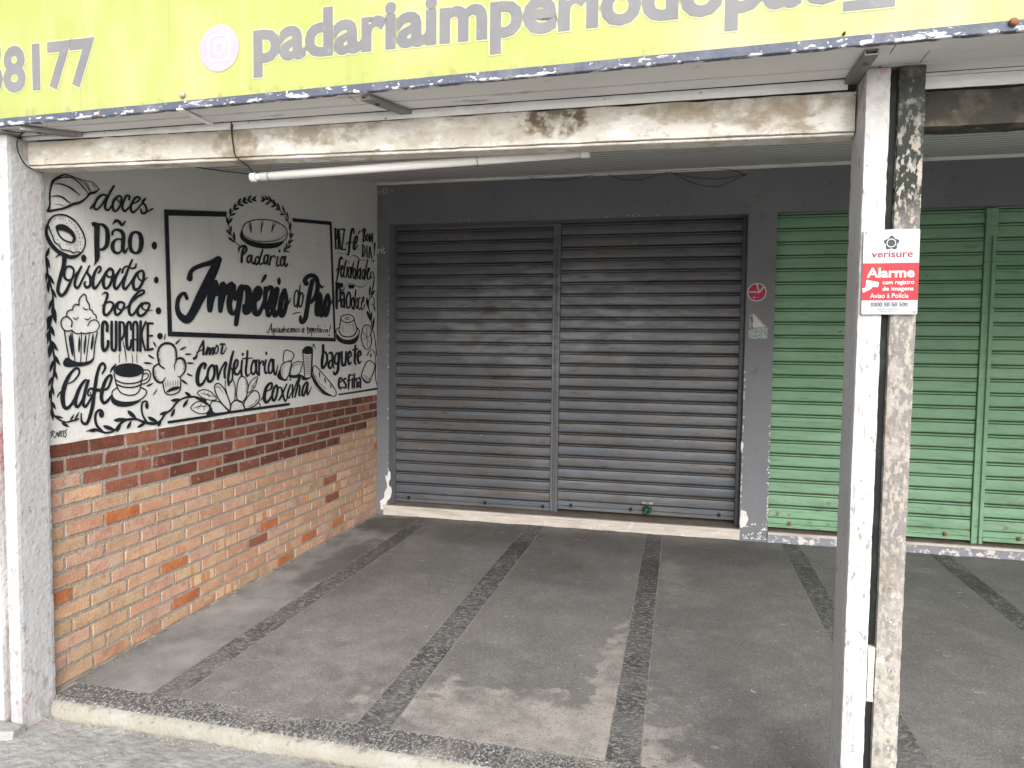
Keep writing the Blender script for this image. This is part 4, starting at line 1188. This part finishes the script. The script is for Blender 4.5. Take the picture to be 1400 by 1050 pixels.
def cr(P, closed=False, sub=4):
    n = len(P); out = []
    g = (lambda i: P[i % n]) if closed else (lambda i: P[min(max(i, 0), n-1)])
    for i in range(n if closed else n-1):
        p0, p1, p2, p3 = g(i-1), g(i), g(i+1), g(i+2)
        for k in range(sub):
            t = k/sub
            out.append([.5*((2*b)+(-a+c)*t+(2*a-5*b+4*c-d)*t*t+(-a+3*b-3*c+d)*t**3) for a, b, c, d in zip(p0, p1, p2, p3)])
    if not closed: out.append(list(P[-1]))
    return out
def wallp(u, v, off):
    p = at(u, v, 0, 0.0); return (.0036+off, p.y, p.z)
def ribbon(bm, pts, X, lift, closed=False):
    """pts: (u, v, half width) in drawing units; X maps them to the wall"""
    n = len(pts); lft, rgt = [], []
    for i, (u, v, h) in enumerate(pts):
        a = pts[(i-1) % n] if closed else pts[max(i-1, 0)]; b = pts[(i+1) % n] if closed else pts[min(i+1, n-1)]
        dx, dy = b[0]-a[0], b[1]-a[1]; l = math.hypot(dx, dy) or 1
        nx, ny = -dy/l, dx/l; w_ = h*(1+.07*mnoise.noise(Vector((u*.11, v*.11, 3))))
        o_ = lift + i*2e-6
        lft.append(bm.verts.new(wallp(*X(u+nx*w_, v+ny*w_), o_))); rgt.append(bm.verts.new(wallp(*X(u-nx*w_, v-ny*w_), o_)))
    for i in range(n if closed else n-1):
        k = (i+1) % n
        try: bm.faces.new((lft[i], lft[k], rgt[k], rgt[i]))
        except ValueError: pass
    if not closed:
        for end, s in ((0, -1), (n-1, 1)):
            u, v, h = pts[end]; q = pts[1] if end == 0 else pts[n-2]
            dx, dy = (u-q[0]), (v-q[1]); l = math.hypot(dx, dy) or 1; dx /= l; dy /= l
            fan = []
            for k in range(1, 5):
                th = -math.pi/2 + math.pi*k/5
                fan.append(bm.verts.new(wallp(*X(u+h*(dx*math.cos(th)-dy*math.sin(th)), v+h*(dy*math.cos(th)+dx*math.sin(th))), lift + (n if s > 0 else 0)*2e-6)))
            A, B = (lft[end], rgt[end]) if s > 0 else (rgt[end], lft[end])
            # order the fan from one side to the other
            d0 = (fan[0].co-A.co).length; d1 = (fan[0].co-B.co).length
            ring = [A]+fan+[B] if d0 < d1 else [B]+fan+[A]
            try: bm.faces.new(ring)
            except ValueError: pass
def fill(bm, pts, X, lift):
    vs = [bm.verts.new(wallp(*X(u, v), lift)) for u, v in pts]
    for t_ in tessellate_polygon([[Vector((u, v, 0)) for u, v in pts]]):
        try: bm.faces.new([vs[i] for i in t_])
        except ValueError: pass
LBL = {'painted_word': None}
def paint():
    blocks = []; X0 = (0, 0, 1)
    for line in MURAL.strip().splitlines():
        line = line.strip()
        if not line: continue
        if line[0] == '#': blocks.append((line[2:].split(), [])); continue
        if line[0] == '@': X0 = tuple(float(a) for a in line.split()[1:]); continue
        blocks[-1][1].append((X0, line))
    for bi, (head, cmds) in enumerate(blocks):
        bm = bmesh.new(); bg_ = bmesh.new(); k = 0; base = .0003 + (bi % 4)*.0004
        for (x0, y0, s), line in cmds:
            p = line.split(); c = p[0]; a = [float(q) for q in p[1:]]; k += 1
            lift = base + k*1.2e-5
            X = lambda u, v: (x0+u/s, y0+v/s)
            pr = lambda q: [(q[i], q[i+1]) for i in range(0, len(q), 2)]
            if c in 'stcgl':
                w_ = a[0]/2; P = [list(q)+[w_] for q in pr(a[1:])]
                if c == 'l': pts = P
                elif c == 'c': pts = cr(P, True)
                else: pts = cr(P)
                if c in 'tg':
                    n = len(pts)
                    for i, q in enumerate(pts):
                        f = math.sin(math.pi*min(max(i/(n-1), .0), 1))**.6
                        q[2] = w_*max(.12, f)
                ribbon(bg_ if c == 'g' else bm, pts, X, lift-(.0002 if c == 'g' else 0), c == 'c')
            elif c == 'v':
                P = [[a[i], a[i+1], a[i+2]/2] for i in range(0, len(a), 3)]
                ribbon(bm, cr(P, sub=5), X, lift)
            elif c == 'f': fill(bm, [q[:2] for q in cr([list(q) for q in pr(a)], True, 4)], X, lift)
            elif c == 'p': fill(bm, pr(a), X, lift)
            elif c == 'd': fill(bm, [(a[0]+a[2]*math.cos(t*.5236), a[1]+a[3]*math.sin(t*.5236)) for t in range(12)], X, lift)
            elif c == 'o': ribbon(bm, [(a[1]+a[3]*math.cos(t*.2618), a[2]+a[4]*math.sin(t*.2618), a[0]/2) for t in range(24)], X, lift, True)
            elif c == 'h':
                x1, y1, x2, y2, w_ = a; dx, dy = x2-x1, y2-y1; l = math.hypot(dx, dy) or 1; nx, ny = -dy/l, dx/l
                pts = []
                for t in range(9):
                    f = t/8; pts.append((x1+dx*f, y1+dy*f, w_/2*(math.sin(math.pi*f**.8)**.9 if 0 < f < 1 else .02)))
                U = [(u+nx*h, v+ny*h) for u, v, h in pts]; D = [(u-nx*h*.8, v-ny*h*.8) for u, v, h in pts]
                fill(bm, U + D[::-1], X, lift)
        for b_, m_, nm in ((bm, BLACKPAINT, head[0]), (bg_, GREYPAINT, 'painted_shading')):
            if len(b_.faces):
                for f in b_.faces:
                    f.normal_update()
                    if f.normal.x < 0: f.normal_flip()
                obj(nm, b_, m_, lw, label=('black brush lettering reading '+head[1].replace('_', ' ')) if (nm == 'painted_word' and head[1] in ('doces','biscoito','bolo','cupcake','cafe','amor','confeitaria','coxinha','baguete','esfiha','paz','fe','felicidade','bom_dia','pao_doce')) else None)
            else: b_.free()
paint()

# ---------------------------------------------------------------- concrete posts
PG = 'concrete posts at the porch front'
def post(x0, x1, y0, y1, z0, z1, m, label, seed, group=PG):
    t = thing('concrete_post', label, 'post', group, ((x0+x1)/2, (y0+y1)/2, z0)); cx, cy = (x0+x1)/2, (y0+y1)/2
    obj('shaft', rough_box(x0-cx, x1-cx, y0-cy, y1-cy, 0, z1-z0, .016, .0009, .0028, seed, 16), m, t); return t
post(-.024, .036, -3.472, -3.312, -.09, 2.285, POST, 'white chipped concrete post at the left end of the porch step', 1)
wp = post(3.062, 3.128, -3.475, -3.312, -.09, 2.296, POST, 'white chipped concrete post carrying the alarm plate, left one of the twin posts', 2)
dp = post(3.147, 3.218, -3.475, -3.312, -.09, 2.296, POSTDARK, 'mould blackened concrete post, right one of the twin posts', 3)
post(-.30, -.062, -3.465, -3.30, -.09, 2.29, POSTLEFT, 'pink stained neighbouring post left of the white end post', 5)
for z0_, z1_ in ((-.06, .455), (.632, 2.285)):  # black boards added in the post gap, their colour standing for its deep shade
    obj('gap_shade_board', rough_box(3.1295-3.1825, 3.1455-3.1825, -.068, .06, z0_+.09, z1_+.09, .03, .0008, 0, 4), mat('gap_shade_black', (.012,.013,.012), [dict(c=(.03,.045,.035), s=9, lo=.5, hi=.7)], rough=.9), dp)
mf = thing('mortar_filler', 'pinkish mortar plug in the gap between the twin posts', 'mortar', None, (3.1375, -3.40, .46))
obj('plug', rough_box(-.0105, .0105, -.072, .06, 0, .165, .02, .002, .002, 3), mat('pink_mortar', (.58,.50,.47), [dict(c=(.45,.32,.30), s=22, lo=.5, hi=.66)], bump=.6), mf)
md = thing('cement_mound', 'low grey cement mound at the foot of the neighbouring post', 'cement', None, (-.25, -3.5, -.07))
bm = bmesh.new(); prism(bm, [(-.9,.03),(.30,.03),(.305,-.035),(.27,-.05),(.02,-.075),(-.9,-.09)], 0, .03, 'z')
for v in bm.verts:
    if v.co.z > .01: v.co.y *= .75
obj('cement', bm, WALK, md)

# ---------------------------------------------------------------- beams
def skew_box(x0, x1, y0, y1, zb0, zb1, zt0, zt1, step=.03, seed=0, amp=.003):
    bm = rough_box(x0, x1, y0, y1, 0, .1, step, amp, .003, seed, 11)
    for v in bm.verts:
        f = (v.co.x-x0)/(x1-x0); f = min(max(f, 0), 1); a = zb0+(zb1-zb0)*f; b = zt0+(zt1-zt0)*f
        v.co.z = a + (b-a)*v.co.z/.1
    return bm
b1 = thing('concrete_beam', 'cream peeling concrete beam with brown stains, spanning over the bakery entrance', 'beam', 'front beams under the canopy')
obj('beam_body', skew_box(.006, 3.060, -3.381, -3.289, 2.190, 2.147, 2.282, 2.266, seed=1), BEAM, b1)
obj('lip', skew_box(.006, 3.060, -3.372, -3.300, 2.178, 2.139, 2.1895, 2.1465, seed=4, amp=.0015), BEAM, b1)
b2 = thing('concrete_beam', 'blackened mouldy concrete beam right of the twin posts', 'beam', 'front beams under the canopy')
obj('beam_body', skew_box(3.220, 8.9, -3.381, -3.289, 2.147, 2.10, 2.251, 2.215, seed=7), BEAMDARK, b2)
obj('closing_strip', bx(3.06, 3.22, -3.31, -3.29, 2.15, 2.29), BEAMDARK, b2)
# brown stain patches on the beam face (thin grime crust)
STAIN = mat('brown_grime', (.16,.125,.08), [dict(c=(.30,.25,.18), s=24, lo=.45, hi=.6)], rough=.95)

# ---------------------------------------------------------------- canopy soffit
sf = thing('canopy_soffit', 'white boarded soffit between the beam and the banner', 'soffit')
P0, P1 = Vector((.062, -3.520, 2.3)), Vector((3.382, -3.643, 2.3))
def yf(x): return P0.y + (P1.y-P0.y)*(x-P0.x)/(P1.x-P0.x)
ZS = 2.300
rows_ = [-3.3905, -3.463, -3.552, -3.634, -3.72, -3.81, -3.90]
for j, (ya, yb) in enumerate(zip(rows_, rows_[1:])):
    jx = [-1.2, 1.2+.3*(j % 2), 2.9+.15*((j*2) % 3), 5.3, 8.9] if j % 2 else [-1.2, .92, 3.10, 6.2, 8.9]
    for xa, xb in zip(jx, jx[1:]):
        # boards stop against the skewed banner
        def clip(x): return max(yb+.003, yf(x)+.018)
        if clip(xa+.002) > ya-.004 and clip(xb-.002) > ya-.004: continue
        xs = [xa+.002, xb-.002]
        yA, yB = min(clip(xs[0]), ya-.003), min(clip(xs[1]), ya-.003)
        n_ = 12; zz = .0025*(j % 2)
        bm = bmesh.new()
        pts = [(xs[0]+(xs[1]-xs[0])*i/n_) for i in range(n_+1)]
        lo = [[bm.verts.new((x_, y_, ZS+zz+.0012*mnoise.noise(Vector((x_*2, y_*9, 0))))) for y_ in (max(ya-.003, clip(x_)+.0015), clip(x_))] for x_ in pts]
        hi = [[bm.verts.new((x_, y_, ZS+zz+.012)) for y_ in (max(ya-.003, clip(x_)+.0015), clip(x_)-.0003)] for x_ in pts]
        for i in range(n_):
            bm.faces.new((lo[i][0], lo[i+1][0], lo[i+1][1], lo[i][1])); bm.faces.new((lo[i][0], hi[i][0], hi[i+1][0], lo[i+1][0])); bm.faces.new((lo[i][1], lo[i+1][1], hi[i+1][1], hi[i][1]))
        for e in (0, n_): bm.faces.new((lo[e][0], lo[e][1], hi[e][1], hi[e][0]))
        bmesh.ops.recalc_face_normals(bm, faces=bm.faces[:])
        obj('board', bm, SOFFIT, sf)
bm = bmesh.new(); prism(bm, [(-1.2, -3.30), (-1.2, yf(-1.2)+.035), (8.9, yf(8.9)+.035), (8.9, -3.30)], ZS+.016, ZS+.04, 'z'); obj('deck', bm, SHUTGAP, sf)
for xa, xb, za, zb, ta, tb in ((.01, .318*3, 2.284, 2.273, 2.2995, 2.2995), (.956, 3.035, 2.272, 2.268, 2.2995, 2.2995), (3.225, 8.9, 2.254, 2.22, 2.291, 2.26)):
    obj('trim_board', skew_box(xa, xb, -3.3895, -3.3815, za, zb, ta, tb, .04, int(xa*9), .001), TRIM, sf)
obj('trim_board', bx(3.22, 8.9, -3.3895, -3.30, 2.291, 2.2995), TRIM, sf)
obj('joint_strip', bx(.86, .885, -3.56, -3.39, 2.2935, 2.2995, .002), TRIM, sf)

# ---------------------------------------------------------------- banner sign
sgn = thing('banner_sign', 'large faded yellow banner sign with grey lettering above the porch', 'sign')
dirx = (P1-P0).normalized(); NORM = Vector((dirx.y, -dirx.x, 0)).normalized()
if NORM.y > 0: NORM = -NORM
SA, SB = P0 - dirx*1.3, P0 + dirx*7.6
def slab_on_sign(z0, z1, out0, out1, s0=None, s1=None, bev=0):
    a = SA if s0 is None else P0+dirx*s0; b = SB if s1 is None else P0+dirx*s1
    bm = bmesh.new(); vs = []
    for z in (z0, z1):
        for p, o_ in ((a, out0), (b, out0), (b, out1), (a, out1)):
            q = p + NORM*o_; vs.append(bm.verts.new((q.x, q.y, z)))
    for q in ((0,3,2,1),(4,5,6,7),(0,1,5,4),(1,2,6,5),(2,3,7,6),(3,0,4,7)): bm.faces.new([vs[i] for i in q])
    bmesh.ops.recalc_face_normals(bm, faces=bm.faces[:])
    if bev: bmesh.ops.bevel(bm, geom=bm.edges[:], offset=bev, segments=1, affect='EDGES')
    return bm
obj('panel', slab_on_sign(2.326, 3.06, -.014, .001), SIGNY, sgn)
obj('frame', slab_on_sign(2.2985, 2.3258, -.016, .004, bev=.002), FRAMEM, sgn)
obj('frame', slab_on_sign(3.0602, 3.09, -.012, .020, bev=.002), FRAMEM, sgn)
obj('back_sheet', slab_on_sign(2.33, 3.05, -.03, -.0145), BLOCKPLAIN, sgn)
for sx, hz in ((.60, .0), (1.86, 0)):
    pass
def bolt(u, v, r, m):
    p = at_plane(u, v, P0+NORM*.004, NORM); bm = bmesh.new()
    tube(bm, [p-NORM*.002, p+NORM*.006, p+NORM*.010], [r, r*.95, r*.5], 12); obj('bolt', bm, m, sgn)
bolt(250, 130, .010, mat('dull_bolt', (.42,.36,.32), rough=.6)); bolt(1385, 31, .011, RUST); bolt(1154, 46, .004, RUST)

def text_mesh(body, bold=0.0, shear=0.0, res=3):
    c = bpy.data.curves.new('t', 'FONT'); c.body = body; c.offset = bold; c.shear = shear; c.resolution_u = res
    c.fill_mode = 'FRONT' if False else 'BOTH'
    o = bpy.data.objects.new('t', c); COL.objects.link(o)
    dg = bpy.context.evaluated_depsgraph_get(); dg.update()
    me = bpy.data.meshes.new_from_object(o.evaluated_get(dg)); bpy.data.objects.remove(o); bpy.data.curves.remove(c); return me
_h = text_mesh('H'); CAPH = max(v.co.y for v in _h.vertices)
def text_on(body, start, end, cap, up, normal, lift, m, parent, name='lettering', bold=0.0, ref=None, label=None):
    """lay flat lettering from start to end (left and right ends of its ink), cap = capital height in metres"""
    me = text_mesh(body, bold); rm = text_mesh(body, ref) if ref is not None else me
    xs = [v.co.x for v in rm.vertices]; a, b = min(xs), max(xs)
    ex = (end-start)/(b-a); sy = cap/CAPH
    for v in me.vertices:
        x, y = v.co.x, v.co.y
        v.co = start + ex*(x-a) + up*(y*sy) + normal*lift
    me.update()
    if len(me.polygons) and sum(p.normal.dot(normal)*p.area for p in me.polygons) < 0: me.flip_normals()
    return obj(name, me, m, parent, label=label)
UPV = Vector((0, 0, 1))
SP = P0 + NORM*.001
def sp(u, v): return at_plane(u, v, SP, NORM)
for nm, bo, m_, li in (('letter_outline', .060, SIGNH, .0012), ('lettering', .038, SIGNT, .0022)):
    text_on('padariaimperiodopao_', sp(347, 84), sp(1224, -9), .138, UPV, NORM, li, m_, sgn, nm, bold=bo, ref=.038)
    text_on('58177', sp(-22, 127), sp(131, 113), .150, UPV, NORM, li, m_, sgn, nm, bold=bo, ref=.038)
# round faded camera emblem
c0 = sp(300, 66); R0 = .078
def on_sign(dx, dz, l): return c0 + dirx*dx + UPV*dz + NORM*l
def disc(fn, r, l, n=32, inner=None, fx=1.0, sq=None):
    bm = bmesh.new(); pts = []
    def P_(k, rr):
        a = 2*math.pi*k/n
        if sq: c_, s_ = math.cos(a), math.sin(a); q = (abs(c_)**sq+abs(s_)**sq)**(-1/sq); return fn(rr*q*c_*fx, rr*q*s_, l)
        return fn(rr*math.cos(a)*fx, rr*math.sin(a), l)
    o_ = [bm.verts.new(P_(k, r)) for k in range(n)]
    if inner is None: bm.faces.new(o_)
    else:
        i_ = [bm.verts.new(P_(k, inner)) for k in range(n)]
        for k in range(n): bm.faces.new((o_[k], o_[(k+1) % n], i_[(k+1) % n], i_[k]))
    return bm
obj('emblem_disc', disc(on_sign, R0, .0014), LILAC, sgn)
obj('emblem_square', disc(on_sign, .046, .0022, 40, .038, sq=4), LILACW, sgn)
obj('emblem_ring', disc(on_sign, .024, .0022, 28, .016), LILACW, sgn)
obj('emblem_dot', disc(lambda a, b, l: on_sign(a+.026, b+.027, l), .006, .0022, 12), LILACW, sgn)

# ---------------------------------------------------------------- canopy brackets
BG = 'steel canopy brackets under the soffit'
def bracket(pa, pb, label, w_=.036, h_=.015):
    """pa at the beam, pb at the banner, both on the soffit"""
    pa, pb = Vector(pa), Vector(pb); d = (pb-pa).normalized(); s = Vector((-d.y, d.x, 0)).normalized()
    t = thing('canopy_bracket', label, 'bracket', BG, pa)
    def bar(name, o0, o1, z0, z1):
        bm = bmesh.new(); L_ = (pb-pa).length; vs = []
        for z in (z0, z1):
            for q, o_ in ((0, o0), (L_, o0), (L_, o1), (0, o1)): p = d*q + s*o_; vs.append(bm.verts.new((p.x, p.y, p.z+z)))
        for q in ((0,3,2,1),(4,5,6,7),(0,1,5,4),(1,2,6,5),(2,3,7,6),(3,0,4,7)): bm.faces.new([vs[i] for i in q])
        bmesh.ops.recalc_face_normals(bm, faces=bm.faces[:]); obj(name, bm, STEELGREY, t)
    bar('flange', -w_/2, w_/2, -h_, -h_+.004); bar('web', -w_/2, -w_/2+.004, -h_+.0042, 0); bar('web', w_/2-.004, w_/2, -h_+.0042, 0)
    bm = bmesh.new(); q = d*(pb-pa).length*.72; tube(bm, [q+Vector((0,0,-h_-.004)), q+Vector((0,0,-h_+.001))], .008, 8); obj('bolt', bm, RUST, t)
bracket((.300, -3.383, 2.2985), (.135, -3.498, 2.2985), 'grey steel bracket nearest the white end post')
bracket((1.640, -3.383, 2.2985), (1.560, -3.552, 2.2985), 'grey steel bracket above the middle of the beam')
bracket((3.040, -3.383, 2.2985), (3.045, -3.600, 2.2985), 'grey steel bracket beside the top of the twin posts')

# ---------------------------------------------------------------- tube lamp and cables
tl = thing('tube_lamp', 'long white unlit tube lamp hanging under the cream beam', 'lamp', None)
a = Vector((1.018, -3.30, 2.121)); b = Vector((2.225, -3.27, 2.156)); d = (b-a).normalized()
bm = bmesh.new(); tube(bm, [a, b], .0155, 16); obj('tube', bm, TUBEW, tl)
bm = bmesh.new(); tube(bm, [b-d*.002, b+d*.028], .0185, 16); obj('end_cap', bm, TUBEW, tl)
bm = bmesh.new(); tube(bm, [a-d*.018, a+d*.003], .012, 16); obj('tube_pin_sleeve', bm, TUBEW, tl)
bm = bmesh.new(); tube(bm, [a-d*.040, a-d*.019], .0165, 16); obj('end_cap', bm, TUBEW, tl)
def hanger(f, top):
    p = a+(b-a)*f
    bm = bmesh.new(); pts = [p+Vector((0, math.sin(t)*.018, -math.cos(t)*.018)) for t in [k*.35 for k in range(0, 19)]]
    tube(bm, pts, .0014, 6); tube(bm, spline([p+Vector((0, 0, .017)), p+Vector((.006, -.004, .03)), p+Vector((.002, -.006, .045)), Vector(top)]), .0014, 6)
    obj('wire_hanger', bm, WIREG, tl)
hanger(.70, (1.875, -3.33, 2.170)); hanger(.03, (1.03, -3.33, 2.19))
def cable(name, pts, r, label, m=CABLE, group=None, cat='cable'):
    bm = bmesh.new(); tube(bm, spline(pts, 6), r, 6); o_ = obj(name, bm, m, None, label, cat, group); return o_
cable('cable', [at(318,170,1,-3.394), at(317,182,1,-3.392), at(319,200,1,-3.388), at(322,213,1,-3.386), at(332,222,1,-3.37), at(340,228,1,-3.33), at(346,236,1,-3.30), at(350,241,1,-3.298)], .0024, 'black cable running down the cream beam to the lamp end')
cable('cable', [at(0,177,1,-3.47), at(26,181,1,-3.465), at(50,179,1,-3.42), at(70,184,1,-3.40)], .0022, 'thin black cable crossing the top of the white end post')
cable('cable', [at(60,181,1,-3.40), at(40,180,1,-3.42), at(28,184,1,-3.45), at(23,197,1,-3.46), at(28,215,1,-3.44), at(38,228,1,-3.40), at(50,232,1,-3.34)], .0026, 'curved black cable looping around the end of the cream beam')
cable('cable', [at(249,226,1,-2.6), at(300,233,1,-2.2), at(380,243,1,-1.6), at(430,248,1,-.9), at(470,249,1,-.5), at(514,249,1,-.04)], .003, 'black cable along the top of the mural wall under the ceiling')
def px(u, v, y=-.03): return at(u, v, 1, y)
s8 = 4.667
cable('cable', [px(516,248), px(540,249), px(600,245), px(660,241), px(720,242), px(760,239), px(830,236.5), px(915,234), px(990,231), px(1018,239)], .0028, 'main black cable stapled along the cornice above the shutters', group=None)
cable('cable', [px(720,242), px(745,246.5), px(775,246), px(800,241), px(826,237)], .0022, 'sagging black wire loop left of the others on the grey wall')
cable('cable', [px(829,237), px(850,245), px(875,245.5), px(895,240), px(915,235)], .0022, 'sagging black wire loop in the middle of the grey wall')
cable('cable', [px(917,235), px(940,247), px(965,254.5), px(985,254), px(1005,245), px(1020,239)], .0022, 'lowest sagging black wire loop on the grey wall, above the right dark shutter')
cable('cable', [px(917,235.5), px(945,242), px(980,244.8), px(1000,242), px(1022,238)], .0022, 'shallow black wire loop hanging just inside the lowest loop')

# ---------------------------------------------------------------- alarm plate on the twin posts
ap = thing('alarm_sign', 'silver and red alarm warning plate fixed to the twin posts', 'sign', None)
PY = -3.4835
PB, PT = Vector((3.0705, PY, 1.600)), Vector((3.0690, PY, 1.8395)); PR = Vector((.1455, 0, 0.0005))
UPP = (PT-PB)
NP = Vector((0, -1, 0))
def pp(fx, fy, l=0): return PB + PR*fx + UPP*(1-fy) + NP*l        # fx to the right, fy down, both 0..1
def rounded(x0, x1, y0, y1, r, n=5):
    pts = []
    for cx, cy, a0 in ((x1-r, y0+r*.6, -90), (x1-r, y1-r*.6, 0), (x0+r, y1-r*.6, 90), (x0+r, y0+r*.6, 180)):
        for k in range(n+1):
            t = math.radians(a0+90*k/n); pts.append((cx+r*math.cos(t), cy+r*.6*math.sin(t)))
    return pts
def plate_poly(pts, l, m, name, th=0):
    bm = bmesh.new(); vs = [bm.verts.new(pp(x, y, l)) for x, y in pts]; bm.faces.new(vs)
    if th:
        r_ = bmesh.ops.extrude_face_region(bm, geom=bm.faces[:]); 
        for g_ in r_['geom']:
            if isinstance(g_, bmesh.types.BMVert): g_.co += Vector((0, th, 0))
    bmesh.ops.recalc_face_normals(bm, faces=bm.faces[:])
    if not th:
        for f in bm.faces:
            if f.normal.y > 0: f.normal_flip()
    return obj(name, bm, m, ap)
FOIL = mat('silver_foil', (.33,.34,.35), [dict(c=(.40,.41,.27), s=9, lo=.52, hi=.66, d=2, amt=.7), dict(c=(.25,.265,.31), s=11, lo=.5, hi=.62, d=2, off=22, amt=.8), dict(c=(.40,.33,.35), s=14, lo=.58, hi=.66, d=2, off=9, amt=.5),
    dict(c=(.34,.35,.38), s=30, lo=.42, hi=.55, bmul=True, blob=[(3.098,-3.48,1.812,.034,1,.017)], amt=.9, bn=.7, bs=60)], rough=.35, metal=.15, spec=.5)
RED = mat('sign_red', (.42,.010,.018), [dict(c=(.46,.025,.018), s=12, lo=.5, hi=.7), dict(c=(.36,.010,.034), s=9, lo=.5, hi=.7, off=7)], rough=.45)
SW = mat('sign_white', (.60,.59,.57), rough=.5); SDK = mat('sign_dark', (.03,.04,.05), rough=.5); SMG = mat('sign_magenta', (.22,.01,.05), rough=.5); SGR = mat('sign_grey_print', (.025,.028,.035), rough=.5)
plate_poly(rounded(0, 1, 0, 1, .035), 0, FOIL, 'plate', .003)
plate_poly([(0.0, .395), (1.0, .395), (1.0, .832), (0.0, .832)], .0006, RED, 'red_band')
star = []
for k in range(60):
    t = 2*math.pi*k/60; r_ = 1+.17*math.cos(5*(t-math.pi/2)); star.append((.502+.123*r_*math.cos(t), .160-.075*r_*math.sin(t)))
plate_poly(star, .0006, SDK, 'flower_emblem')
ring = bmesh.new(); o_ = [ring.verts.new(pp(.497+.083*math.cos(k*.2618), .160-.0505*math.sin(k*.2618), .0011)) for k in range(24)]; i_ = [ring.verts.new(pp(.497+.071*math.cos(k*.2618), .160-.043*math.sin(k*.2618), .0011)) for k in range(24)]
for k in range(24): ring.faces.new((o_[k], o_[(k+1) % 24], i_[(k+1) % 24], i_[k]))
obj('emblem_ring', ring, SW, ap)
UZ = UPP.normalized()
def ptext(body, x0, x1, y, cap, m, bold=.0, l=.0012, name='lettering'):
    return text_on(body, pp(x0, y), pp(x1, y), cap, UZ, NP, l, m, ap, name, bold=bold)
ptext('verisure', .155, .885, .325, .0190, SMG, .004)
ptext('Alarme', .075, .925, .560, .0255, SW, .026)
ptext('com registro', .365, .925, .643, .0112, SW, .014)
ptext('de imagens', .365, .915, .718, .0112, SW, .014)
ptext('Aviso \u00e0 Pol\u00edcia', .150, .835, .805, .0128, SW, .006)
ptext('0300 50 50 500', .165, .825, .905, .0108, SGR, .006)
for x0, x1, y in ((.29, .67, .938), (.34, .62, .962)):
    n_ = 22
    bm = bmesh.new()
    for k in range(n_):
        a_ = x0+(x1-x0)*k/n_; w_ = (x1-x0)/n_*random.uniform(.5, .85)
        bm.faces.new([bm.verts.new(pp(q, r_, .0008)) for q, r_ in ((a_, y-.003), (a_+w_, y-.003), (a_+w_, y+.002), (a_, y+.002))])
    for f in bm.faces:
        f.normal_update()
        if f.normal.y > 0: f.normal_flip()
    obj('fine_print', bm, SGR, ap)
plate_poly([(.075,.590), (.30,.620), (.285,.675), (.19,.672), (.175,.690), (.02,.745), (.005,.690), (.06,.680)], .0009, SW, 'camera_pictogram')
for fx, fy in ((.05, .03), (.95, .97)):
    bm = bmesh.new(); p = pp(fx, fy, 0); tube(bm, [p, p+NP*.003], .0025, 8); obj('screw', bm, WIREG, ap)

# ---------------------------------------------------------------- stickers on the grey pilaster
rs = thing('round_sticker', 'round crimson and white sticker on the grey pilaster between the shutters', 'sticker', None)
SC = at(1034.8, 399.6, 1, -.001)
fn = lambda a, b, l: Vector((SC.x+a, -.0012-l, SC.z+b))
CRIM = mat('sticker_crimson', (.42,.02,.07), [dict(c=(.5,.1,.14), s=40, lo=.55, hi=.65)], rough=.4)
def addflat(bm, name, m, par):
    for f in bm.faces:
        f.normal_update()
        if f.normal.y > 0: f.normal_flip()
    return obj(name, bm, m, par)
addflat(disc(fn, .070, 0, 36), 'sticker_rim', SW, rs)
addflat(disc(fn, .062, .0006, 36), 'sticker_face', CRIM, rs)
def bar2(x0, z0, x1, z1, w_, m, name='sticker_mark'):
    bm = bmesh.new(); dx, dz = x1-x0, z1-z0; l_ = math.hypot(dx, dz); nx, nz = -dz/l_*w_/2, dx/l_*w_/2
    bm.faces.new([bm.verts.new(fn(*q, .0012)) for q in ((x0+nx, z0+nz), (x1+nx, z1+nz), (x1-nx, z1-nz), (x0-nx, z0-nz))]); addflat(bm, name, m, rs)
bar2(-.004, .066, .018, -.002, .010, SW); bar2(.018, -.002, .050, .044, .010, SW); bar2(-.055, .002, .010, .002, .012, mat('sticker_text_pale', (.6,.45,.47))); bar2(-.024, -.040, -.012, -.040, .009, SW); bar2(-.006, -.040, .020, -.040, .005, mat('sticker_text_faint', (.45,.15,.2)))
ts = thing('torn_poster', 'torn remains of a small white and bluish poster below the round sticker', 'poster', None)
def tp(l, m, name, y): 
    bm = bmesh.new(); bm.faces.new([bm.verts.new((p.x, y, p.z)) for p in pxpoly(l, 1000, 370, 9.55)]); addflat(bm, name, m, ts)
tp([(228,572),(285,555),(470,745),(468,880),(440,895),(382,888),(225,890),(218,800),(232,780)], mat('poster_bluish', (.26,.33,.33), [dict(c=(.48,.5,.47), s=60, lo=.45, hi=.6), dict(c=(.12,.15,.16), s=80, lo=.55, hi=.62, amt=.8)], rough=.6), 'paper_layer', -.0010)
tp([(285,565),(300,572),(385,680),(425,720),(420,735),(282,735)], mat('poster_white', (.62,.60,.56), [dict(c=(.5,.48,.44), s=40, lo=.5, hi=.7)], rough=.7), 'paper_flap', -.0018)
tp([(236,580),(276,568),(278,770),(236,775)], mat('poster_newsprint', (.45,.42,.38), [dict(c=(.05,.05,.05), s=110, lo=.50, hi=.54, d=2)], rough=.8), 'paper_strip', -.0024)
